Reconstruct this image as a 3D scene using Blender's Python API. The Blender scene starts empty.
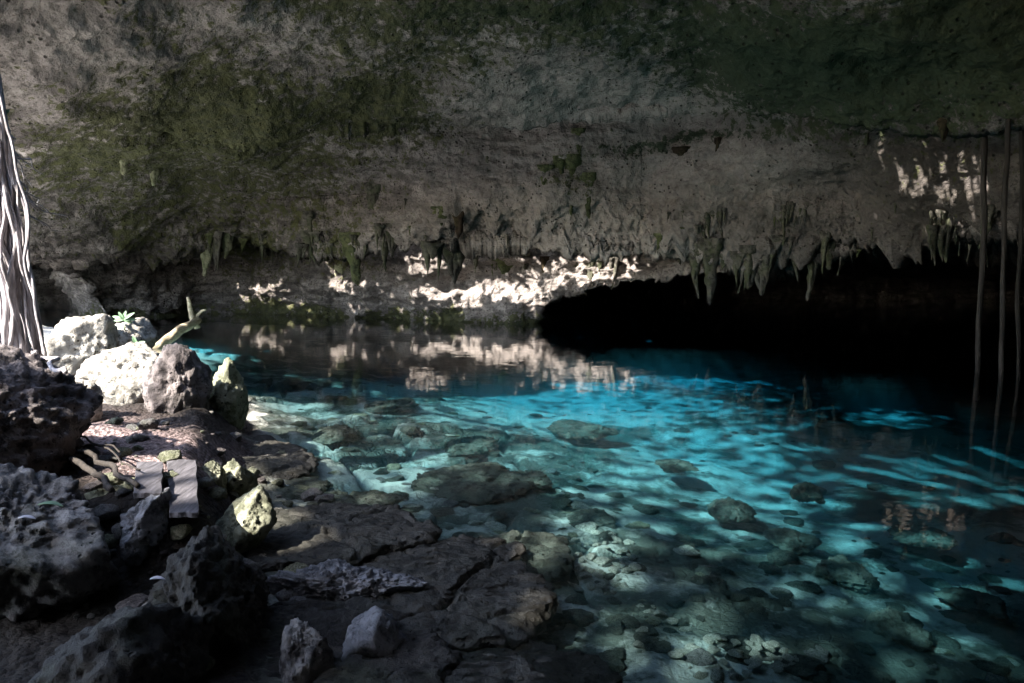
import bpy, bmesh, math, random
import numpy as np
from mathutils import Vector

R = math.radians
random.seed(7)
rng = np.random.default_rng(7)
sc = bpy.context.scene
COL = sc.collection

# ------------------------------------------------------------------ camera
F = 796.0; CX, CY = 512.0, 341.5; CAMH = 2.0; PITCH = R(5.5)
cp, sp = math.cos(PITCH), math.sin(PITCH)
cam_d = bpy.data.cameras.new('camera'); cam = bpy.data.objects.new('camera', cam_d); COL.objects.link(cam)
cam_d.sensor_width = 36; cam_d.lens = F / 1024 * 36; cam_d.clip_end = 500; cam_d.clip_start = 0.05
cam.location = (0, 0, CAMH); cam.rotation_euler = (R(90) - PITCH, 0, 0)
sc.camera = cam

def slope_z(py):                       # (dz/dy) of the sight line through image row py
    yc = (CY - py) / F
    return (-sp + yc * cp) / (cp + yc * sp)
def zat(Y, py): return CAMH + Y * slope_z(py)
def pt(px, py, Y):
    yc = (CY - py) / F; k = Y / (cp + yc * sp)
    return np.array([(px - CX) / F * k, Y, CAMH + k * (-sp + yc * cp)])
def on_z(px, py, z):
    yc = (CY - py) / F; k = (z - CAMH) / (-sp + yc * cp)
    return np.array([(px - CX) / F * k, k * (cp + yc * sp), z])
def proj(x, y, z):
    zz = z - CAMH
    fw = y * cp - zz * sp; up = y * sp + zz * cp
    fw = np.where(fw > 0.05, fw, 0.05)
    return CX + F * x / fw, CY - F * up / fw

# ------------------------------------------------------------------ numpy noise
_perm = np.random.default_rng(11).permutation(256); _perm = np.concatenate([_perm, _perm, _perm])
_grad = np.array([(1,1,0),(-1,1,0),(1,-1,0),(-1,-1,0),(1,0,1),(-1,0,1),(1,0,-1),(-1,0,-1),
                  (0,1,1),(0,-1,1),(0,1,-1),(0,-1,-1),(1,1,0),(-1,1,0),(0,-1,1),(0,-1,-1)], float)
def perlin(x, y, z):
    x, y, z = np.broadcast_arrays(np.asarray(x, float), np.asarray(y, float), np.asarray(z, float))
    xi = np.floor(x).astype(int); yi = np.floor(y).astype(int); zi = np.floor(z).astype(int)
    xf, yf, zf = x - xi, y - yi, z - zi
    u, v, w = [t * t * t * (t * (t * 6 - 15) + 10) for t in (xf, yf, zf)]
    xi &= 255; yi &= 255; zi &= 255
    def g(dx, dy, dz):
        h = _perm[_perm[_perm[(xi + dx) & 255] + ((yi + dy) & 255)] + ((zi + dz) & 255)] & 15
        gr = _grad[h]
        return gr[..., 0] * (xf - dx) + gr[..., 1] * (yf - dy) + gr[..., 2] * (zf - dz)
    def L(a, b, t): return a + t * (b - a)
    return L(L(L(g(0,0,0), g(1,0,0), u), L(g(0,1,0), g(1,1,0), u), v),
             L(L(g(0,0,1), g(1,0,1), u), L(g(0,1,1), g(1,1,1), u), v), w)
def fbm(x, y, z, s, o=4, gain=0.5):
    r = 0; a = 1.0; f = 1.0 / s
    for i in range(o):
        r = r + a * perlin(x * f + 17.3 * i, y * f - 9.1 * i, z * f + 3.7 * i); a *= gain; f *= 2.03
    return r
def ridged(x, y, z, s, o=4, gain=0.5):
    r = 0; a = 1.0; f = 1.0 / s
    for i in range(o):
        r = r + a * (1 - 2 * np.abs(perlin(x * f + 7.3 * i, y * f - 5.1 * i, z * f + 8.7 * i))); a *= gain; f *= 2.1
    return r
def _hash(i, j, k, c):
    n = (i * 374761393 + j * 668265263 + k * 2147483647 + c * 974634777) & 0xffffffff
    n = ((n ^ (n >> 13)) * 1274126177) & 0xffffffff
    n = n ^ (n >> 16)
    return (n & 0xffff) / 65535.0
def worley(x, y, z, s, jit=0.9, flat=False):
    x, y, z = [np.asarray(a, float) / s for a in np.broadcast_arrays(x, y, z)]
    if flat: z = np.zeros_like(x)
    xi = np.floor(x).astype(np.int64); yi = np.floor(y).astype(np.int64); zi = np.floor(z).astype(np.int64)
    f1 = np.full(x.shape, 9.0); f2 = np.full(x.shape, 9.0); cid = np.zeros(x.shape)
    for a in (-1, 0, 1):
        for b in (-1, 0, 1):
            for c in ((0,) if flat else (-1, 0, 1)):
                i, j, k = xi + a, yi + b, zi + c
                px_ = i + 0.5 + jit * (_hash(i, j, k, 1) - .5); py_ = j + 0.5 + jit * (_hash(i, j, k, 2) - .5)
                pz_ = 0 if flat else k + 0.5 + jit * (_hash(i, j, k, 3) - .5)
                d = np.sqrt((x - px_)**2 + (y - py_)**2 + (z - pz_)**2)
                near = d < f1
                f2 = np.where(near, f1, np.minimum(f2, d)); cid = np.where(near, _hash(i, j, k, 4), cid)
                f1 = np.where(near, d, f1)
    return f1, f2, cid
def sstep(a, b, x):
    t = np.clip((x - a) / (b - a), 0, 1); return t * t * (3 - 2 * t)

# ------------------------------------------------------------------ materials
def newmat(name):
    m = bpy.data.materials.new(name); m.use_nodes = True
    nt = m.node_tree; nt.nodes.clear()
    o = nt.nodes.new('ShaderNodeOutputMaterial'); b = nt.nodes.new('ShaderNodeBsdfPrincipled')
    nt.links.new(b.outputs[0], o.inputs[0])
    return m, nt, b, o
def N(nt, t, **k):
    n = nt.nodes.new(t)
    for a, v in k.items():
        if a.startswith('i_'): n.inputs[a[2:].replace('_', ' ')].default_value = v
        else: setattr(n, a, v)
    return n
def ramp(nt, src, stops):
    r = nt.nodes.new('ShaderNodeValToRGB'); nt.links.new(src, r.inputs[0])
    e = r.color_ramp.elements
    while len(e) < len(stops): e.new(0.5)
    for i, (p, c) in enumerate(stops):
        e[i].position = p
        e[i].color = (c[0], c[1], c[2], 1) if isinstance(c, (tuple, list)) else (c, c, c, 1)
    return r.outputs[0]
def mixc(nt, fac, a, b, mode='MIX'):
    m = nt.nodes.new('ShaderNodeMix'); m.data_type = 'RGBA'; m.blend_type = mode
    for sock, v in ((m.inputs[0], fac), (m.inputs[6], a), (m.inputs[7], b)):
        if hasattr(v, 'links'): nt.links.new(v, sock)
        elif isinstance(v, (int, float)): sock.default_value = v if sock == m.inputs[0] else (v, v, v, 1)
        else: sock.default_value = (*v, 1)
    return m.outputs[2]
def math_(nt, op, a, b=0.0, clamp=False):
    m = nt.nodes.new('ShaderNodeMath'); m.operation = op; m.use_clamp = clamp
    for s, v in ((m.inputs[0], a), (m.inputs[1], b)):
        if hasattr(v, 'links'): nt.links.new(v, s)
        else: s.default_value = v
    return m.outputs[0]
def coords(nt, kind='Object'):
    if kind == 'World': return nt.nodes.new('ShaderNodeNewGeometry').outputs['Position']
    return nt.nodes.new('ShaderNodeTexCoord').outputs[kind]
def noise(nt, co, s, d=6, rough=.55, dist=0.0):
    n = N(nt, 'ShaderNodeTexNoise'); nt.links.new(co, n.inputs['Vector'])
    n.inputs['Scale'].default_value = s; n.inputs['Detail'].default_value = d
    n.inputs['Roughness'].default_value = rough; n.inputs['Distortion'].default_value = dist
    return n.outputs[0]
def voro(nt, co, s, feat='F1', out='Distance', rnd=1.0):
    n = N(nt, 'ShaderNodeTexVoronoi', feature=feat); nt.links.new(co, n.inputs['Vector'])
    n.inputs['Scale'].default_value = s; n.inputs['Randomness'].default_value = rnd
    return n.outputs[out]
def bump(nt, b, h, dist, strength=1.0):
    n = nt.nodes.new('ShaderNodeBump'); nt.links.new(h, n.inputs['Height'])
    n.inputs['Distance'].default_value = dist; n.inputs['Strength'].default_value = strength
    nt.links.new(n.outputs[0], b.inputs['Normal'])

def rock_material(name, light, dark, moss=(.05, .065, .02), moss_amt=.3, pit=14, rough=.9, scale=1.0, bd=.05):
    m, nt, b, o = newmat(name)
    co = coords(nt, 'Object')
    n1 = noise(nt, co, 2.6 * scale, 10, .65); n2 = noise(nt, co, 9 * scale, 8, .7); n3 = noise(nt, co, 1.4 * scale, 6, .6, .6)
    c = mixc(nt, ramp(nt, n1, [(.35, 0.0), (.62, 1.0)]), dark, light)
    c = mixc(nt, ramp(nt, n2, [(.42, .75), (.5, 0.0)]), c, tuple(v * .35 for v in dark))
    v = voro(nt, co, pit * scale)
    pits = ramp(nt, v, [(.10, 1.0), (.24, 0.0)])
    gate = ramp(nt, noise(nt, co, 4 * scale, 3), [(.5, 0.0), (.6, 1.0)])
    pits = math_(nt, 'MULTIPLY', pits, gate)
    c = mixc(nt, pits, c, tuple(v_ * .2 for v_ in dark))
    mm = math_(nt, 'MULTIPLY', ramp(nt, n3, [(.5, 0.0), (.62, 1.0)]), moss_amt * 1.0)
    c = mixc(nt, mm, c, moss)
    nt.links.new(c, b.inputs['Base Color']); b.inputs['Roughness'].default_value = rough
    b.inputs['Specular IOR Level'].default_value = .25
    h = math_(nt, 'ADD', n2, math_(nt, 'MULTIPLY', pits, -.8))
    h = math_(nt, 'ADD', h, math_(nt, 'MULTIPLY', noise(nt, co, 30 * scale, 5, .7), .4))
    bump(nt, b, h, bd)
    return m

M = {}
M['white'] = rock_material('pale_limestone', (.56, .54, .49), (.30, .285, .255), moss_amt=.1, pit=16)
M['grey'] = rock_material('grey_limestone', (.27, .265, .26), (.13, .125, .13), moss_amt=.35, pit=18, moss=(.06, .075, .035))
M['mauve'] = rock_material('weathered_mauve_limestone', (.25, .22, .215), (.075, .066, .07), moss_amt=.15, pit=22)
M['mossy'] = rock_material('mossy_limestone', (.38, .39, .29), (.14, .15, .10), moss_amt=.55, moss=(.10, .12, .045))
M['dark'] = rock_material('shade_toned_rock', (.045, .042, .038), (.018, .017, .016), moss_amt=.45, moss=(.03, .04, .02), rough=.75)  # rock colour darkened to hold the shade at the lower left
M['bluegrey'] = rock_material('blue_grey_limestone', (.34, .35, .38), (.10, .105, .12), moss_amt=.4, moss=(.05, .06, .03), pit=22)
M['brown'] = rock_material('brown_slab_rock', (.056, .054, .047), (.024, .024, .021), moss_amt=.2, moss=(.03, .035, .02), rough=.6, pit=24, bd=.03)
M['sub'] = rock_material('algae_covered_rock', (.12, .135, .115), (.045, .052, .043), moss_amt=.4, moss=(.05, .06, .045))
M['cobble'] = rock_material('pale_cobble_stone', (.48, .48, .43), (.27, .28, .24), moss_amt=.3, moss=(.2, .22, .14), pit=8, bd=.02)
M['stal'] = rock_material('stalactite_rock', (.15, .14, .12), (.045, .043, .038), moss_amt=.6, moss=(.06, .075, .03), bd=.04)
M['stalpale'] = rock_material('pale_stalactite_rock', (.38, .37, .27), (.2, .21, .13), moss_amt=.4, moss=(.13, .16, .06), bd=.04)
M['stalgreen'] = rock_material('green_stalactite_rock', (.14, .15, .075), (.05, .06, .03), moss_amt=.5, moss=(.08, .10, .035), bd=.04)
M['staldark'] = rock_material('brown_stalactite_rock', (.055, .035, .022), (.02, .014, .01), moss_amt=.2, bd=.03)

def wood_material(name, a, bcol, s=6, bd=.01, axis=1):
    m, nt, b, o = newmat(name)
    co = coords(nt, 'Object'); mp = N(nt, 'ShaderNodeMapping'); nt.links.new(co, mp.inputs[0])
    sc_ = [1, 1, 1]; sc_[axis] = .12; mp.inputs['Scale'].default_value = sc_
    n = noise(nt, mp.outputs[0], s * 6, 8, .6); n2 = noise(nt, co, s, 5)
    c = mixc(nt, ramp(nt, n, [(.38, 0.0), (.62, 1.0)]), a, bcol)
    c = mixc(nt, ramp(nt, n2, [(.45, 0.0), (.7, .6)]), c, tuple(v * .5 for v in a))
    nt.links.new(c, b.inputs['Base Color']); b.inputs['Roughness'].default_value = .85
    bump(nt, b, n, bd)
    return m
M['plank'] = wood_material('weathered_grey_wood', (.035, .033, .038), (.095, .09, .102))
M['root'] = wood_material('pale_root_bark', (.20, .18, .185), (.55, .52, .54), 4, .02, 2)
M['darkroot'] = wood_material('dark_root_bark', (.012, .009, .007), (.035, .027, .021), 4, .02, 2)
M['log'] = wood_material('bleached_driftwood', (.28, .23, .15), (.5, .44, .32), 4, .015, 1)
def leaf_material(name, c):
    m, nt, b, o = newmat(name)
    n = noise(nt, coords(nt), 20, 3)
    nt.links.new(mixc(nt, n, c, tuple(v * .6 for v in c)), b.inputs['Base Color']); b.inputs['Roughness'].default_value = .5
    return m
M['leaf'] = leaf_material('green_leaf', (.16, .28, .15))
M['orange'] = leaf_material('orange_leaf', (.45, .10, .03))
M['paleleaf'] = leaf_material('pale_leaf', (.6, .58, .65))

# cave ceiling
def ceiling_mat():
    m, nt, b, o = newmat('cave_limestone')
    co = coords(nt, 'World')
    at = lambda n: N(nt, 'ShaderNodeAttribute', attribute_name=n).outputs['Fac']
    n1 = noise(nt, co, 1.1, 10, .68); n2 = noise(nt, co, 4.5, 9, .7); n3 = noise(nt, co, 14, 6, .7)
    grey = mixc(nt, ramp(nt, n1, [(.3, 0.0), (.68, 1.0)]), (.15, .13, .125), (.54, .485, .46))
    grey = mixc(nt, ramp(nt, n3, [(.40, .8), (.5, 0.0)]), grey, (.05, .044, .04))
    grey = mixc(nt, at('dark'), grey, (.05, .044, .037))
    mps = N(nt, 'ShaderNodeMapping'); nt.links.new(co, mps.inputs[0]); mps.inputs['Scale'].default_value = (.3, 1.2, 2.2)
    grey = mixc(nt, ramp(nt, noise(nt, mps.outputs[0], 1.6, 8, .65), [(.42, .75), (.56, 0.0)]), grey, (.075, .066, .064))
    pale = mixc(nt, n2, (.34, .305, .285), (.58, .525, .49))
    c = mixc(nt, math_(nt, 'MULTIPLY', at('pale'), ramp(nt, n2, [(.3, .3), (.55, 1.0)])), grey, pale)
    moss = mixc(nt, ramp(nt, n2, [(.35, 0.0), (.62, 1.0)]), (.024, .030, .015), (.105, .11, .045))
    green = mixc(nt, n1, (.016, .032, .019), (.05, .08, .045))
    moss = mixc(nt, at('green'), moss, green)
    k = math_(nt, 'ADD', at('moss'), math_(nt, 'MULTIPLY', math_(nt, 'SUBTRACT', n2, .5), 2.4))
    k = math_(nt, 'ADD', k, math_(nt, 'MULTIPLY', math_(nt, 'SUBTRACT', n3, .5), 1.0))
    c = mixc(nt, ramp(nt, k, [(.42, 0.0), (.60, .93)]), c, moss)
    v = voro(nt, co, 7.0); pits = math_(nt, 'MULTIPLY', ramp(nt, v, [(.1, 1.0), (.26, 0.0)]), ramp(nt, noise(nt, co, 2.0, 3), [(.5, 0.0), (.58, 1.0)]))
    c = mixc(nt, math_(nt, 'MULTIPLY', pits, .8), c, (.02, .018, .015))
    nt.links.new(c, b.inputs['Base Color']); b.inputs['Roughness'].default_value = .92
    b.inputs['Specular IOR Level'].default_value = .2
    h = math_(nt, 'ADD', n2, math_(nt, 'MULTIPLY', n3, .5)); h = math_(nt, 'ADD', h, math_(nt, 'MULTIPLY', pits, -.6))
    bump(nt, b, h, .13)
    return m
def ground_mat():
    m, nt, b, o = newmat('limestone_bed')
    co = coords(nt, 'World')
    at = lambda n: N(nt, 'ShaderNodeAttribute', attribute_name=n).outputs['Fac']
    n1 = noise(nt, co, .9, 10, .68, .3); n2 = noise(nt, co, 5, 8, .7); n3 = noise(nt, co, 22, 5, .7)
    sand = mixc(nt, n2, (.26, .28, .26), (.56, .57, .53))
    alg = mixc(nt, n3, (.03, .037, .032), (.12, .135, .11))
    k = math_(nt, 'ADD', at('algae'), math_(nt, 'MULTIPLY', math_(nt, 'SUBTRACT', n1, .5), 3.0))
    k = math_(nt, 'ADD', k, math_(nt, 'MULTIPLY', math_(nt, 'SUBTRACT', n2, .5), 1.0))
    c = mixc(nt, ramp(nt, k, [(.36, 0.0), (.62, .93)]), sand, alg)
    mp = N(nt, 'ShaderNodeMapping'); nt.links.new(co, mp.inputs[0]); mp.inputs['Scale'].default_value = (1, 1, .3)
    wv = N(nt, 'ShaderNodeVectorMath', operation='ADD'); nt.links.new(mp.outputs[0], wv.inputs[0])
    nn = N(nt, 'ShaderNodeTexNoise'); nt.links.new(co, nn.inputs['Vector']); nn.inputs['Scale'].default_value = 2.5
    sv = N(nt, 'ShaderNodeVectorMath', operation='SCALE'); nt.links.new(nn.outputs['Color'], sv.inputs[0]); sv.inputs['Scale'].default_value = .28
    nt.links.new(sv.outputs[0], wv.inputs[1])
    e1 = voro(nt, wv.outputs[0], 3.2, 'DISTANCE_TO_EDGE'); e2 = voro(nt, wv.outputs[0], 8.5, 'DISTANCE_TO_EDGE')
    cell = N(nt, 'ShaderNodeTexVoronoi'); nt.links.new(wv.outputs[0], cell.inputs['Vector']); cell.inputs['Scale'].default_value = 8.5
    cellv = N(nt, 'ShaderNodeSeparateColor'); nt.links.new(cell.outputs['Color'], cellv.inputs[0])
    stony = math_(nt, 'MULTIPLY', at('stony'), ramp(nt, noise(nt, co, .9, 4), [(.42, 0.0), (.58, .8)]))
    tone = ramp(nt, cellv.outputs[0], [(.0, .5), (.75, .95), (1.0, 1.35)])
    c = mixc(nt, stony, c, mixc(nt, 1.0, c, tone, 'MULTIPLY'))
    gap = math_(nt, 'MAXIMUM', ramp(nt, e2, [(.0, .55), (.09, 0.0)]), ramp(nt, e1, [(.0, .7), (.05, 0.0)]))
    gap = math_(nt, 'MULTIPLY', gap, stony)
    c = mixc(nt, math_(nt, 'MULTIPLY', gap, math_(nt, 'MULTIPLY', n1, 1.3, True)), c, (.03, .036, .033))
    crack = at('crack')
    c = mixc(nt, crack, c, (.025, .028, .025))
    # dry shore: pinkish gravelly soil / soil darkened in colour for the shade at lower left
    soil = mixc(nt, ramp(nt, n3, [(.4, 0.0), (.6, 1.0)]), (.14, .10, .10), (.50, .39, .385))
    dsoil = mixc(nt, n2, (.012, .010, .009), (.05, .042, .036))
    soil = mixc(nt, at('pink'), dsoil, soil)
    c = mixc(nt, at('shore'), c, soil)
    out = mixc(nt, n2, (.58, .58, .56), (.72, .72, .69))  # unseen ground outside, made extra pale to bounce sunlight onto the ceiling
    c = mixc(nt, at('outside'), c, out)
    nt.links.new(c, b.inputs['Base Color']); b.inputs['Roughness'].default_value = .9
    b.inputs['Specular IOR Level'].default_value = .2
    h = math_(nt, 'ADD', n2, math_(nt, 'MULTIPLY', n3, .5)); h = math_(nt, 'SUBTRACT', h, math_(nt, 'MULTIPLY', gap, 1.2))
    h = math_(nt, 'ADD', h, math_(nt, 'MULTIPLY', at('shore'), math_(nt, 'ADD', math_(nt, 'MULTIPLY', voro(nt, co, 26), -1.0), noise(nt, co, 45, 4, .7))))
    bump(nt, b, h, .06)
    return m
def water_mat():
    m = bpy.data.materials.new('clear_water'); m.use_nodes = True; nt = m.node_tree; nt.nodes.clear()
    o = nt.nodes.new('ShaderNodeOutputMaterial')
    tr = nt.nodes.new('ShaderNodeBsdfTransparent'); tr.inputs[0].default_value = (.97, 1, 1, 1)
    gl = nt.nodes.new('ShaderNodeBsdfGlossy'); gl.inputs['Roughness'].default_value = .005
    gl.inputs[0].default_value = (1, 1, 1, 1)
    co = coords(nt, 'World')
    bp = nt.nodes.new('ShaderNodeBump')
    h = math_(nt, 'ADD', noise(nt, co, 2.2, 3, .5, .4), math_(nt, 'MULTIPLY', noise(nt, co, 9, 2, .5), .15))
    nt.links.new(h, bp.inputs['Height']); bp.inputs['Distance'].default_value = .0035; bp.inputs['Strength'].default_value = 1
    fr = nt.nodes.new('ShaderNodeFresnel'); fr.inputs['IOR'].default_value = 1.33
    nt.links.new(bp.outputs[0], gl.inputs['Normal']); nt.links.new(bp.outputs[0], fr.inputs['Normal'])
    mx = nt.nodes.new('ShaderNodeMixShader')
    nt.links.new(fr.outputs[0], mx.inputs[0]); nt.links.new(tr.outputs[0], mx.inputs[1]); nt.links.new(gl.outputs[0], mx.inputs[2])
    nt.links.new(mx.outputs[0], o.inputs['Surface'])
    ab = nt.nodes.new('ShaderNodeVolumeAbsorption')
    ab.inputs['Color'].default_value = (0.06, .79, .94, 1); ab.inputs['Density'].default_value = .72
    vs = nt.nodes.new('ShaderNodeVolumeScatter'); vs.inputs['Color'].default_value = (.15, .75, 1, 1); vs.inputs['Density'].default_value = .03
    av = nt.nodes.new('ShaderNodeAddShader'); nt.links.new(ab.outputs[0], av.inputs[0]); nt.links.new(vs.outputs[0], av.inputs[1])
    nt.links.new(av.outputs[0], o.inputs['Volume'])
    return m
M['ceiling'] = ceiling_mat(); M['ground'] = ground_mat(); M['water'] = water_mat()

# ------------------------------------------------------------------ object helpers
def tag(o, label=None, cat=None, group=None, kind=None):
    if label: o['label'] = label
    if cat: o['category'] = cat
    if group: o['group'] = group
    if kind: o['kind'] = kind
    return o
def link(name, me, mat, parent=None):
    o = bpy.data.objects.new(name, me); COL.objects.link(o)
    if mat and not me.materials: me.materials.append(mat)
    if parent: o.parent = parent
    return o
def mesh_from(name, V, Fa, smooth=True, attrs=None):
    me = bpy.data.meshes.new(name)
    V = np.asarray(V, np.float32); Fa = np.asarray(Fa, np.int32)
    me.vertices.add(len(V)); me.vertices.foreach_set('co', V.ravel())
    k = Fa.shape[1]
    me.loops.add(Fa.size); me.loops.foreach_set('vertex_index', Fa.ravel())
    me.polygons.add(len(Fa)); me.polygons.foreach_set('loop_start', np.arange(0, Fa.size, k, dtype=np.int32))
    me.polygons.foreach_set('use_smooth', np.full(len(Fa), smooth))
    me.update(calc_edges=True); me.validate()
    for n, a in (attrs or {}).items():
        t = me.attributes.new(n, 'FLOAT', 'POINT'); t.data.foreach_set('value', np.asarray(a, np.float32).ravel())
    return me
def grid_faces(nu, nv):                # vertex index = iu*nv + iv
    a = (np.arange(nu - 1)[:, None] * nv + np.arange(nv - 1)[None, :]).ravel()
    return np.stack([a, a + 1, a + nv + 1, a + nv], 1)

# ------------------------------------------------------------------ sun direction (towards the sun)
ELEV = R(42); AZ = math.atan2(-.80, -.60)      # from the left and a little from behind
S = np.array([-.80 * math.cos(ELEV), -.60 * math.cos(ELEV), math.sin(ELEV)])

# ------------------------------------------------------------------ cave ceiling: swept surface, one profile for each direction
TOPZ = 7.4
def colkey(px, top, mid, lipb, mid2, lipa, wtop, wbot, rec):
    """profile of the rock above and behind the pool, as (distance, height)"""
    P = [(.4, TOPZ), (top[0] * .55, TOPZ + .1), (top[0], zat(*top)), (mid[0], zat(*mid))]
    zb = zat(*lipb); P.append((lipb[0], zb)); e_ = 1.0 if px > 700 else 0.0; P.append((lipb[0] + .35, zb + .85 + .7 * e_))  # ledges with pockets behind, shaped to let the sun in unseen
    P.append((lipb[0] + 1.9, zat(lipb[0] + 1.9, lipb[1] + 3) + .25 + .9 * e_)); P.append((lipb[0] + 2.2, zat(lipb[0] + 2.2, lipb[1] + 6)))
    P.append((mid2[0], zat(*mid2)))
    za = zat(*lipa); P.append((lipa[0], za)); P.append((lipa[0] + .25, za + (2.5 if wtop[0] - lipa[0] > 1 else .3)))
    P.append((wtop[0] - .3, zat(wtop[0], wtop[1]) + (2.3 if wtop[0] - lipa[0] > 1 else .2))); P.append((wtop[0], zat(*wtop)))
    P.append((wbot[0], zat(*wbot)))
    P += rec
    a = math.atan((px - CX) / F)
    return a, [(r / math.cos(a), z) for r, z in P]
REC = lambda y0, z0: [(y0 + .5, z0 + .9), (y0 + 6, 2.6), (43, 1.8), (44, .6), (44.5, -1.5)]
SOL = lambda y0: [(y0 + .05, -.15), (y0 + .1, -.5), (y0 + .15, -.9), (y0 + .2, -1.3), (y0 + .25, -1.8)]
keys = [
 colkey(-90, (8.5,-15), (10.5,60), (13,120), (17.5,180), (21,225), (21.6,230), (21.8,248), REC(21.8, 2.4)),
 colkey(60,  (10.5,-15), (12.5,60), (16,135), (22,195), (25,240), (25.6,244), (26,262), REC(26, 2.1)),
 colkey(115, (11.5,-15), (13.5,60), (17,142), (24,200), (27.5,245), (28.5,250), (30,300), SOL(30)),
 colkey(200, (13,-15), (15.5,60), (19,140), (26,192), (29,243), (31,250), (32.5,312), SOL(32.5)),
 colkey(330, (14.5,-15), (17,60), (20.5,130), (26,190), (26.6,240), (29.6,246), (30.6,316), SOL(30.6)),
 colkey(450, (15,-15), (17.5,60), (21,125), (23.3,188), (24.2,243), (28.4,248), (28.8,321), SOL(28.8)),
 colkey(525, (15,-15), (17.5,60), (20.7,120), (22.8,188), (23.8,243), (27.6,248), (27.8,323), SOL(27.8)),
 colkey(560, (15,-15), (17.5,60), (20.5,118), (22.6,188), (23.5,245), (27.3,250), (27.3,296), REC(27.3, 1.0)),
 colkey(640, (15,-15), (17.3,60), (20,115), (23,190), (23.4,248), (26.4,252), (26.3,278), REC(26.3, 1.5)),
 colkey(690, (15,-15), (17.2,60), (19.6,112), (22,190), (22.6,250), (23.8,254), (23.9,270), REC(23.9, 1.8)),
 colkey(760, (14,-15), (16,60), (17.8,110), (21,190), (22,252), (22.5,256), (22.6,272), REC(22.6, 1.8)),
 colkey(840, (13.2,-15), (15.0,60), (16.3,118), (20.3,186), (20.9,226), (21.3,229), (21.4,246), REC(21.4, 2.2)),
 colkey(920, (12.6,-15), (14.4,60), (15.4,122), (18.6,196), (19.2,205), (19.6,208), (19.7,224), REC(19.7, 2.6)),
 colkey(1024,(12,-15), (13.2,60), (13.8,112), (16.2,188), (16.8,197), (17.2,200), (17.3,216), REC(17.3, 2.6)),
]
nk = len(keys[0][1])
def closed(az, r, z1=-1.8):
    L = [(.4, TOPZ), (r * .5, TOPZ + .1)]
    for i in range(nk - 2):
        t = i / (nk - 3)
        L.append((r * (.62 + .38 * sstep(0, .6, t)), TOPZ - (TOPZ - z1) * sstep(.05, 1, t)))
    return (R(az), L)
def mouth(az, r):
    return (R(az), [(.4, TOPZ), (r * .4, TOPZ + .1)] + [(r * (.5 + .5 * i / (nk - 3)), TOPZ + .3 * i / (nk - 3)) for i in range(nk - 2)])
full = [closed(-180, 6), closed(-150, 6), closed(-108, 8), mouth(-96, 10), mouth(-60, 11), mouth(-50, 13)] + \
       keys + [closed(48, 16), closed(75, 13), closed(110, 10), closed(150, 7), closed(180, 6)]
ks = np.array([k[0] for k in full]); KP = np.array([k[1] for k in full])       # (ncol, nk, 2)
az = np.concatenate([np.linspace(R(-180), R(-42), 340)[:-1], np.linspace(R(-42), R(36), 1000), np.linspace(R(36), R(180), 130)[1:]])
j = np.clip(np.searchsorted(ks, az) - 1, 0, len(ks) - 2); t = (az - ks[j]) / (ks[j + 1] - ks[j]); t = t * t * (3 - 2 * t) * .6 + t * .4
PR = KP[j] * (1 - t)[:, None, None] + KP[j + 1] * t[:, None, None]
segn = [14, 120, 70, 60, 12, 14, 10, 60, 60, 14, 20, 14, 60, 12, 14, 14, 8, 10]
assert len(segn) == nk - 1, (len(segn), nk)
cols = []
for s in range(nk - 1):
    q = np.linspace(0, 1, segn[s], endpoint=False)
    cols.append(PR[:, s, None, :] * (1 - q)[None, :, None] + PR[:, s + 1, None, :] * q[None, :, None])
cols.append(PR[:, -1:, :])
G = np.concatenate(cols, 1)                       # (nu, nv, 2)
keyidx = np.cumsum([0] + segn)
for _ in range(3): G[:, 1:-1] = .25 * G[:, :-2] + .5 * G[:, 1:-1] + .25 * G[:, 2:]
nu, nv = G.shape[:2]
X = G[..., 0] * np.sin(az)[:, None]; Y = G[..., 0] * np.cos(az)[:, None]; Z = G[..., 1].copy()
def grid_normals(X, Y, Z):
    P = np.stack([X, Y, Z], -1)
    du = np.gradient(P, axis=0); dv = np.gradient(P, axis=1)
    n = np.cross(du, dv); n /= (np.linalg.norm(n, axis=-1, keepdims=True) + 1e-9)
    return n
Nn = grid_normals(X, Y, Z)
flip = np.where((Nn[..., 2] > 0) & (np.abs(Nn[..., 2]) > .3), -1, 1)
c0 = -(X * Nn[..., 0] + Y * Nn[..., 1] + (Z - 1.5) * Nn[..., 2])
Nn = Nn * np.where(c0 < 0, -1, 1)[..., None]       # pointing into the cave
PX0, PY0 = proj(X, Y, Z)
fadein = sstep(7, 11, G[..., 0]); sidx0 = np.arange(nv)
D = .95 * fbm(X * .8 + Y * .3, Y, Z * 1.4, 5.0, 2) + .36 * fbm(X, Y, Z * 1.6, 1.7, 3)
D = D * fadein + .4 * fbm(X, Y, Z, 3, 3) * (1 - fadein)
strat = ridged(X * .35 + Z * .3, Y * .8, Z * 1.5, 1.6, 4, .55)
D += fadein * (.17 * strat + .15 * fbm(X, Y, Z, .45, 4, .62))
w1, w2, _c = worley(X, Y, Z, .55)
D += fadein * .12 * (sstep(.0, .55, w1) - .6) * sstep(-.1, .4, fbm(X + 9, Y, Z, 2.5, 2))
ampv = (.52 + .48 * sstep(keyidx[8] - 10, keyidx[9], sidx0))[None, :]
D = D * np.where(fadein > .5, ampv, 1)
X += Nn[..., 0] * D; Y += Nn[..., 1] * D; Z += Nn[..., 2] * D
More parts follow.
